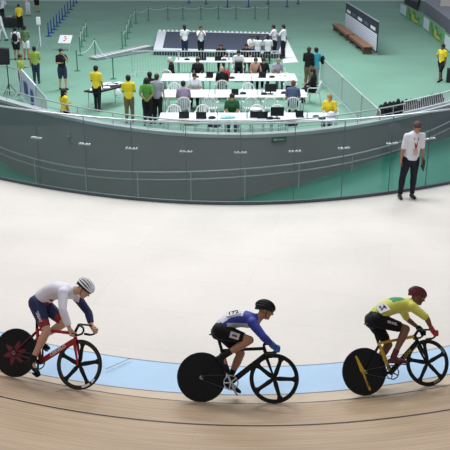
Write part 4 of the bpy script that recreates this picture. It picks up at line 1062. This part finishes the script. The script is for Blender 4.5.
# loudspeaker on stand
p = at(10, 97); t = thing('speaker_stand', 'black pole stand carrying the loudspeaker at far left', 'stand', p)
MB().cyl((0, 0, .1), (0, 0, 1.35), .022, n=10).build('pole', m_dark, t)
for k in range(3): a = 2.1 * k + .4; MB().cyl((0, 0, .55), (math.cos(a) * .4, math.sin(a) * .4, .02), .014, n=8).build('leg', m_dark, t)
s = thing('loudspeaker', 'black box loudspeaker on a pole at the far left edge', 'speaker', p + V((-.12, 0, 1.35)), R(12))
MB().prism([(-.24, 0), (.24, 0), (.26, .62), (-.22, .66)], .38).build('cabinet', m_dark, s, bevel=.015); MB().box((0, -.195, .32), (.40, .01, .54)).build('grille', mat('grille_black', (38, 38, 42), .8), s)

# slanted equipment table at the left with papers
p = at(106, 97.5); a, b = at(90, 91, .76), at(121, 83.5, .76)
t = table('black edged table covered with white papers beside the man in yellow', ((a.x + b.x) / 2, (a.y + b.y) / 2, 0), (b - a).length, .62, math.atan2(b.y - a.y, b.x - a.x), None, top=m_dark, edge=m_dark)
for i, (px, py) in enumerate(((96, 89.5), (104, 87.5), (113, 84), (107, 83.5), (118, 83))): paper(px, py, 12 * i, 'white paper sheet on the black edged table, ' + ORD[i] + ' from its left', .46, .34, 'papers on the black edged table', 1)
lump(118, 95.5, 0, (.12, .1, .2), m_white, 'small white bag on the floor by the black edged table', 'bag', 'plastic_bag')

# far left equipment desk
a = at(10, 27.5); t = table('dark desk loaded with timing equipment at the upper left corner', (a.x, a.y, 0), 2.0, .8, .1, None, top=mat('desk_dark', (46, 48, 54), .6))
MB().box((0, -.38, .36), (1.96, .02, .64)).build('front_panel', mat('desk_dark', (46, 48, 54), .6), t)
DK = a + V((0, 0, .742)); laptop(0, 0, 180, 'black laptop on the dark timing desk at upper left', p=DK + V((-.6, .1, 0))); laptop(0, 0, 170, p=DK + V((.5, .15, 0)), label= 'second black laptop on the dark timing desk, by the yellow shirt')
paper(*proj(DK), 10, 'white papers between the laptops on the timing desk', .4, .3, None, 2)
a = at(10, 9); t = table('dark back desk behind the timing desk at the top left corner', (a.x - .4, a.y + 1.0, 0), 2.4, .8, .1, None, top=mat('desk_dark', (46, 48, 54), .6))
# white stand
p = at(41, 50); t = thing('tripod_stand', 'tall white tripod stand with a box top at upper left', 'stand', p)
MB().cyl((0, 0, .2), (0, 0, 1.5), .030, n=8).build('pole', m_white, t); MB().box((-.02, 0, 1.6), (.22, .18, .42)).build('head_box', m_white, t, bevel=.02)
for k in range(3): a = 2.1 * k; MB().cyl((0, 0, .6), (math.cos(a) * .42, math.sin(a) * .42, .01), .014, n=6).build('leg', m_silv, t)

# scoreboard panel and wooden benches
a, b = at(345, 30), at(376.5, 56); d = b - a; L_ = d.length; t = thing('result_board', 'large framed white board with rows of small print at upper right', 'board', a, math.atan2(d.y, d.x))
Hb = 1.62; z0 = .16
MB().box((L_ / 2, 0, z0 + Hb / 2), (L_, .05, Hb)).build('frame', mat('board_frame', (36, 40, 54), .5), t, bevel=.01)
MB().box((L_ / 2, -.028, z0 + .52), (L_ - .2, .006, .88)).build('sheet', mat('board_sheet', (228, 232, 242), .5, 0, .02), t)
for k in range(8): MB().box((L_ / 2, -.033, z0 + .16 + k * .10), (L_ - .36, .004, .030)).build('print_row', mat('print_blue_grey', (172, 182, 208), .6), t)
for k in range(5): MB().box((L_ * (.12 + .19 * k), -.033, z0 + 1.16), (L_ * .13, .006, .17)).build('header_block', [m_white, mat('header_grey', (90, 98, 120), .6), m_white, mat('header_grey', (90, 98, 120), .6), m_white][k], t)
MB().box((L_ / 2, .0, z0 + Hb + .012), (L_ + .04, .09, .03)).build('top_cap', m_silv, t)
for x in (.08, L_ - .08): MB().box((x, 0, .02), (.08, .9, .04)).box((x, 0, .09), (.05, .05, .18)).build('foot', m_silv, t)
def bench(p0, p1, label):
    a, b = at(*p0), at(*p1); d = b - a; L_ = d.length; t = thing('wooden_bench', label, 'bench', a, math.atan2(d.y, d.x), 'brown wooden benches before the result board')
    for k in range(3): MB().box((L_ / 2, .09 + .18 * k, .42), (L_, .165, .04)).build('slat', m_brown, t, bevel=.006)
    for f in (.06, .5, .94): MB().box((L_ * f, .27, .20), (.07, .50, .40)).build('leg_panel', mat('bench_dark', (104, 74, 60), .6), t)
    MB().box((L_ / 2, .02, .34), (L_, .03, .12)).build('apron_board', mat('bench_dark', (104, 74, 60), .6), t)
bench((332, 30), (346, 41.5), 'brown wooden bench at the far left end of the result board'); bench((348, 42.5), (363, 55), 'brown wooden bench at the near end of the result board')

# advertising boards
def adboard(p0, p1, label, h=.84):
    a, b = at(*p0), at(*p1); d = b - a; L_ = d.length; t = thing('advertising_board', label, 'board', a, math.atan2(d.y, d.x), 'green and white advertising boards')
    MB().box((L_ / 2, 0, h / 2 + .03), (L_, .05, h)).build('panel', mat('ad_green', (116, 160, 118), .6, 0, .3, 5), t)
    MB().box((L_ * .14, -.028, h * .5), (L_ * .30, .006, h * .84)).build('white_field', mat('ad_white', (205, 220, 222), .6), t)
    mb = MB()
    for x, z, w_, hh, ro in ((.45, .55, .16, .42, .4), (.58, .45, .12, .5, -.3), (.72, .52, .16, .35, .5), (.84, .38, .13, .4, -.2)): mb.box((L_ * x, -.029, h * z), (L_ * w_, .006, h * hh), Matrix.Rotation(ro, 3, 'Y'))
    mb.build('leaf_shapes', mat('ad_leaf', (64, 140, 60), .6), t)
    MB().box((L_ * .62, -.034, h * .38), (L_ * .10, .006, h * .45), Matrix.Rotation(.2, 3, 'Y')).box((L_ * .74, -.034, h * .22), (L_ * .2, .006, h * .2)).build('yellow_shapes', mat('ad_yellow', (206, 190, 84), .6), t)
    for x in (.1, L_ - .1): MB().box((x, .15, .02), (.05, .4, .04)).build('foot', m_galv, t)
adboard((400.5, 13.5), (421.5, 27.5), 'green and white advertising board farther from the yellow shirted man'); adboard((423.5, 28), (443.5, 45.5), 'green and white advertising board nearer to the yellow shirted man')
adboard((444.5, 48), (466, 66), 'green advertising board cut by the right edge behind the yellow shirted man')
a = [at(424, 13), at(470, 52), at(500, 40), at(436, -8)]
t = thing('low_platform', 'grey low platform wall behind the advertising boards', 'platform', a[0]); poly_slab([p - a[0] for p in a], 0, .85, 'platform_body', mat('platform_grey', (134, 136, 150), .7), t); poly_slab([p - a[0] for p in a], .85, .90, 'platform_top', mat('platform_top_grey', (150, 152, 162), .7), t)
p = at(446, 6, .9); t = thing('carton', 'beige carton on the grey platform in the top right corner', 'box', p, R(-20)); MB().box((0, 0, .22), (.8, .5, .44)).build('carton_body', mat('carton_beige', (214, 206, 196), .7), t, bevel=.01); MB().box((0, 0, .44), (.8, .12, .006)).build('tape', mat('tape_tan', (190, 176, 150), .5), t)
a = [at(404, 7), at(417, 12), at(421, 0), at(408, -6)]
t = thing('dark_case', 'dark flight case behind the farther advertising board', 'case', a[0]); poly_slab([p - a[0] for p in a], 0, .7, 'case_body', mat('case_dark', (44, 44, 54), .6), t); poly_slab([p - a[0] for p in a], .7, .74, 'lid', mat('case_lid', (56, 56, 66), .6), t)
p = at(451, 82); t = thing('loudspeaker', 'black floor loudspeaker cut by the right edge of the photo', 'speaker', p, R(-10)); MB().box((0, 0, .3), (.42, .42, .6)).build('cabinet', m_dark, t, bevel=.015); MB().box((0, -.215, .3), (.34, .01, .5)).build('grille', mat('grille_black', (38, 38, 42), .8), t)

# black bags behind the picket rail
for i in range(15):
    px = 384 + i * 4.3; e = at(px, g_wtop(px), HP); p = e + V((0, .62 + random.uniform(-.05, .05), -HP)); big = px < 410
    t = thing('sports_bag', 'tall black bag behind the ledge at right, ' + ORD[i] + ' from the left of its row', 'bag', p, random.uniform(-.6, .6), 'black bags lined up behind the ledge')
    h = HP + random.uniform(.38, .55) - (0 if big else .12); mb = MB().ell((0, 0, h * .5), (.15, .11, h * .5)).box((0, 0, h * .42), (.24, .17, h * .82)); mb.skin('bag_body', m_dark, t, .02, 2)
    MB().box((0, .11 * (-1) ** 1, h * .45), (.16, .05, h * .35)).build('pocket', m_dark, t, bevel=.01)

# ---------------------------------------------------------------- people on the infield
c_yel = mat('cloth_yellow', (232, 206, 48), .7, 0, .05); c_grn = mat('cloth_green', (84, 146, 62), .7); c_gry = mat('cloth_grey', (156, 158, 168), .7); c_blk = mat('cloth_black', (17, 17, 21), .8)
c_wht = mat('cloth_white', (226, 228, 234), .7, 0, .04); c_nav = mat('cloth_navy', (40, 46, 76), .8); c_kha = mat('cloth_khaki', (116, 104, 80), .8); c_lim = mat('cloth_lime', (150, 172, 74), .7); c_tur = mat('cloth_turquoise', (60, 168, 190), .7)
c_lil = mat('cloth_lilac', (166, 148, 176), .7, 0, .1); c_blg = mat('cloth_blue_grey', (84, 96, 132), .7); c_mar = mat('cloth_maroon', (104, 34, 48), .8); c_cam = mat('cloth_camouflage', (92, 120, 84), .8, 0, .4, 14); c_dgn = mat('cloth_dark_green', (36, 92, 56), .7)
h_blk = mat('hair_black', (28, 24, 24), .6); h_brn = mat('hair_brown', (66, 46, 36), .6); h_gry = mat('hair_grey', (140, 132, 124), .7); h_wht = mat('hair_white', (206, 202, 196), .7); h_bld = mat('hair_blond', (170, 130, 80), .6); h_red = mat('hair_auburn', (112, 62, 46), .6)
def off(px, py, z=0): return at(px, py, z)
person('person in a yellow shirt and khaki trousers seen from behind at the ramp edge', off(130, 122.5), R(92), standing(1.70, ('front', 'front'), legs=.10), c_yel, c_kha, h_blk, 'tan')
person('person in a yellow shirt and black trousers by the black edged table', off(98, 111), R(70), standing(1.72, ('front', 'hang'), .15), c_yel, c_blk, h_blk, 'tan', shoes=c_blk)
person('person in a green shirt with hands behind the back at the ramp edge', off(148, 125), R(90), standing(1.68, ('back', 'back')), c_grn, c_blk, h_blk, 'tan')
person('person in a light grey shirt beside the green shirted one', off(158, 123.5), R(80), standing(1.78, ('front', 'hang')), c_gry, c_blk, h_brn, 'fair', sleeve=.48)
person('dark haired person mostly hidden between the green and grey shirts', off(151, 117), R(100), standing(1.66, ('front', 'hang')), c_blk, c_blk, h_blk, 'tan')
person('woman with dark hair in a yellow shirt, legs hidden behind the ramp wall', off(66.5, 136), R(40), standing(1.60, ('front', 'hang')), c_yel, c_blk, h_blk, 'tan', long=.3)
def camera_extra(root, J, F, L, U):
    c = lerp(J['wr'][0], J['wr'][1], .5) + V((.08, 0, .02)); MB().box(c, (.10, .15, .11)).cyl(c, c + V((.14, 0, 0)), .045, n=12).build('camera', m_dark, root, bevel=.01)
person('photographer in a black shirt and navy shorts holding a camera', off(63.5, 89.5), R(-60), standing(1.74, ('up', 'front'), .25), c_blk, c_nav, h_blk, 'fair', leg=.95, extras=camera_extra)
person('person in a lime shirt and grey trousers behind the crowd barrier at left', off(23, 94), R(-10), standing(1.64, ('front', 'hang')), c_lim, mat('cloth_slate', (92, 92, 120), .8), h_brn, 'tan')
person('person in a lime shirt and dark trousers behind the banner', off(37, 83.5), R(100), standing(1.62, ('hang', 'front')), c_lim, c_nav, h_blk, 'tan')
def pack(m):
    def f(root, J, F, L, U):
        b = MB().ell(V((-.20, 0, 1.22)) * J['k'], (.10, .15, .22)); b.box(V((-.20, 0, 1.16)) * J['k'], (.15, .24, .28)); b.skin('backpack', m, root, .015, 3)
        for s in (-1, 1): MB().tube([V((-.14, s * .10, 1.40)), V((.0, s * .11, 1.47)), V((.12, s * .10, 1.38)), V((.12, s * .12, 1.2)), V((-.08, s * .165, 1.06))], .018).build('backpack_strap', m, root)
    return f
person('person in a white shirt with a black backpack near the timing desk', off(17.5, 60), R(95), standing(1.66, ('hang', 'hang')), c_wht, c_blk, h_blk, 'tan', leg=.85, extras=pack(c_blk))
person('person in a mottled green shirt and white shorts beside the backpack wearer', off(27, 59.5), R(90), standing(1.72, ('hang', 'front')), c_cam, c_wht, h_blk, 'tan', leg=.8)
person('person in a yellow shirt and dark trousers at the timing desk', off(20.5, 30), R(95), standing(1.66, ('hang', 'hang')), c_yel, c_blk, h_brn, 'fair')
person('person in a white shirt bending over the timing desk at the left edge', off(3, 22), R(60), standing(1.70, ('reach', 'reach'), lean=.35), c_wht, c_blk, h_blk, 'tan')
person('person dressed all in white walking at the left edge', off(3, 41), R(200), standing(1.68, ('hang', 'hang'), .6, lean=.1), c_wht, c_wht, h_blk, 'tan', sleeve=.9)
person('person in white standing at the top left beyond the yellow shirt', off(28.5, 16), R(-80), standing(1.70, ('front', 'hang')), c_wht, c_wht, h_brn, 'fair')
person('person in a maroon top at the top edge near the white stand', off(37.5, 12), R(-70), standing(1.70, ('hips', 'hang')), c_mar, c_blk, h_brn, 'fair', leg=.9)
person('long haired woman in a white top and navy trousers standing left before the stage', off(185, 57), R(100), standing(1.66, ('hang', 'up')), c_wht, c_nav, h_blk, 'tan', long=.3)
person('woman in a white top and black trousers standing with raised hands before the stage', off(201, 57), R(-75), standing(1.60, ('up', 'up')), c_wht, c_blk, h_brn, 'tan', long=.3)
person('person in a white top seated at the left of the bench group by the stage', off(251, 60), R(-60), seated(1.62, ('type', 'type')), c_wht, c_nav, h_brn, 'tan')
person('woman with long black hair down a white shirt, seated in the middle of the group', off(257.5, 61.5), R(95), seated(1.66, ('type', 'type')), c_wht, c_nav, h_blk, 'tan', long=1.1)
person('woman with long black hair seated beside the two standing men in white', off(267.5, 61.5), R(90), seated(1.68, ('type', 'type')), c_wht, c_blk, h_blk, 'tan', long=1.1)
person('man in a white shirt leaning over the seated women', off(274.5, 58), R(150), standing(1.70, ('reach', 'front'), lean=.12), c_wht, c_blk, h_blk, 'tan')
person('man in a white shirt and black trousers standing tallest at the right of the group', off(283, 59), R(150), standing(1.76, ('reach', 'front')), c_wht, c_blk, h_blk, 'tan')
for px, l in ((252.5, 'dark bench seat under the left of the seated group'), (265, 'dark bench seat under the right of the seated group')):
    p = at(px, 63.2); t = thing('bench_seat', l, 'bench', p, 0, 'dark benches of the seated group'); MB().box((0, 0, .43), (.58, .42, .05)).build('seat', m_dark, t, bevel=.01)
    for sx in (-1, 1): MB().box((sx * .25, 0, .20), (.04, .36, .40)).build('leg_panel', m_dark, t)
person('elder in a black jacket with tan trousers standing close to the turquoise shirt', off(307.5, 88), R(60), standing(1.76, ('front', 'hang')), c_blk, c_kha, h_brn, 'tan', sleeve=.9)
person('person in a turquoise shirt with a black side bag near the slanting barriers', off(315, 86.5), R(120), standing(1.68, ('front', 'front')), c_tur, c_gry, h_blk, 'tan', extras=lambda root, J, F, L, U: MB().ell(V((-.10, -.28, 1.15)), (.12, .09, .20)).skin('shoulder_bag', c_blk, root, .015, 3))
# at the tables
def sit(px, row, side, deg, label, shirt, pants, hair, skin='tan', **k):
    y = fy(row, .42 if side > 0 else -.36); arms = k.pop('arms', ('type', 'type')); H = k.pop('H', 1.70)
    person(label, (colx(px, y, .9), y, 0), R(deg), seated(H, arms, k.pop('lean', .1)), shirt, pants, hair, skin, group='people seated at the white tables', **k)
sit(172.5, 1, 1, 170, 'white haired man in a dark suit seated at the left end of the second row', c_blk, c_blk, h_wht, 'fair', sleeve=.9)
sit(198, 1, 1, -95, 'dark haired person in black seated at the second row', c_blk, c_blk, h_blk, sleeve=.9)
sit(222, 1, -1, 88, 'bald man in a black shirt seated beside the red bag', c_blk, c_blk, h_blk, 'fair', bald=True)
sit(195, 2, 1, -92, 'person in a white shirt leaning on the third row left half', c_wht, c_blk, h_blk, lean=.35)
sit(183.5, 2, -1, 95, 'person in a lilac shirt with back to us at the third row', c_lil, c_gry, h_blk, H=1.74)
sit(232, 3, 1, -90, 'person in a dark green shirt leaning over the nearest row', c_dgn, c_nav, h_blk, lean=.3)
sit(293, 2, -1, 85, 'auburn haired person in a blue grey shirt with back to us', c_blg, c_blk, h_red, 'fair', H=1.76)
chair_at(293, fy(2, -.36), 85, 'white armchair under the auburn haired person')
chair_at(183.5, fy(2, -.36), 95, 'white armchair under the lilac shirted person'); chair_at(232, fy(3, .42), -90, 'white armchair under the green shirted person')
sit(238.5, 0, -1, -90, 'person in a white shirt holding a black box before the stage', c_wht, c_blk, h_blk, extras=lambda root, J, F, L, U: MB().box(lerp(J['wr'][0], J['wr'][1], .5) + V((.05, 0, .02)), (.22, .34, .24)).build('black_box', m_dark, root, bevel=.015))
sit(263, 1, 1, -80, 'dark dressed person working at the right of the second row', c_blk, c_blk, h_blk, sleeve=.9)
sit(256, 1, 1, -100, 'person in a tan top beside the dark dressed one at the second row', mat('cloth_tan_pink', (176, 140, 124), .7), c_blk, h_brn)
sit(276, 1, 1, -70, 'person in a pale grey top at the right end of the second row', c_gry, c_gry, h_gry, lean=.3)
sit(221, 0, 1, -90, 'dark dressed person behind the farthest row below the stage', c_blk, c_blk, h_brn); sit(246, 0, 1, -85, 'person in black seated left of the white shirt group below the stage', c_blk, c_blk, h_blk)
p = at(313, 103); person('person in black seated sideways at the right end of the third row', (p.x, p.y, 0), R(160), seated(1.72, ('type', 'type')), c_blk, c_blk, h_blk, 'tan', sleeve=.9, group='people seated at the white tables')
o = copy_tree(CH0); o.location = (p.x, p.y, 0); o.rotation_euler = (0, 0, R(160)); o['label'] = 'white armchair under the person in black at the right end of the third row'
if 'group' in o: del o['group']
y = fy(3, .25); person('long haired blond woman in yellow and black at the right end of the nearest row', (colx(330, y, .9), y, 0), R(-110), seated(1.68, ('type', 'type'), .1), c_yel, c_blk, h_bld, 'fair', long=.8, group='people seated at the white tables')
chair_at(330, y, -110, 'white armchair under the blond woman')
lump(331, 117.5, .742, (.15, .13, .14), mat('helmet_pale', (206, 208, 226), .4), 'pale round helmet on the nearest row before the blond woman', 'helmet', 'helmet')
person('person in a yellow shirt and black shorts walking at the right edge', off(440, 81.5), R(215), standing(1.66, ('hang', 'hips'), .45), c_yel, c_blk, h_blk, 'brown', leg=.95)

for o in [x for x in bpy.data.objects if x not in BEFORE and x.parent is None]: o.location.z -= DROP
CH -= DROP; HP = 0.0

# ---------------------------------------------------------------- official before the glass
def off_ex(root, J, F, L, U):
    c = J['spine'][4][0]; MB().tube([c + V((.0, .075, .07)), c + V((.105, .05, -.02)), c + V((.135, .012, -.20)), c + V((.138, 0, -.26)), c + V((.135, -.012, -.20)), c + V((.105, -.05, -.02)), c + V((.0, -.075, .07))], .017).build('lanyard', mat('lanyard_red', (176, 72, 62), .6), root)
    MB().box(c + V((.142, 0, -.33)), (.012, .09, .13)).build('badge', mat('badge_pink', (206, 170, 170), .5), root, bevel=.003)
    w_ = J['wr'][0]; MB().box(w_ + V((.03, .02, -.10)), (.19, .02, .27), Matrix.Rotation(.25, 3, 'Y')).build('folder', mat('folder_dark', (60, 74, 78), .6), root, bevel=.004)
J = standing(1.80, ('hang', 'hang'), 0, .02, .125)
for k_ in ('sh', 'el', 'wr'): J[k_] = [p + V((0, .075 * (p.z - .4), 0)) for p in J[k_]]
J['spine'] = [(p + V((0, .075 * (p.z - .4), 0)), a, b) for p, a, b in J['spine']]; J['neck'] += V((0, .08, 0)); J['head'] += V((0, .10, 0)); J['hips'] = [p + V((0, .04, 0)) for p in J['hips']]
J['F'] = V((.95, .05, -.30))
person('official in a white short sleeved shirt, lanyard and black trousers before the glass barrier', at(406, 198), R(-84), J, c_wht, mat('cloth_midnight', (22, 24, 38), .8), mat('hair_grey_brown', (84, 68, 58), .7), 'tan', sleeve=.46, vox=.009, extras=off_ex, eyes=True, leg=1.97)
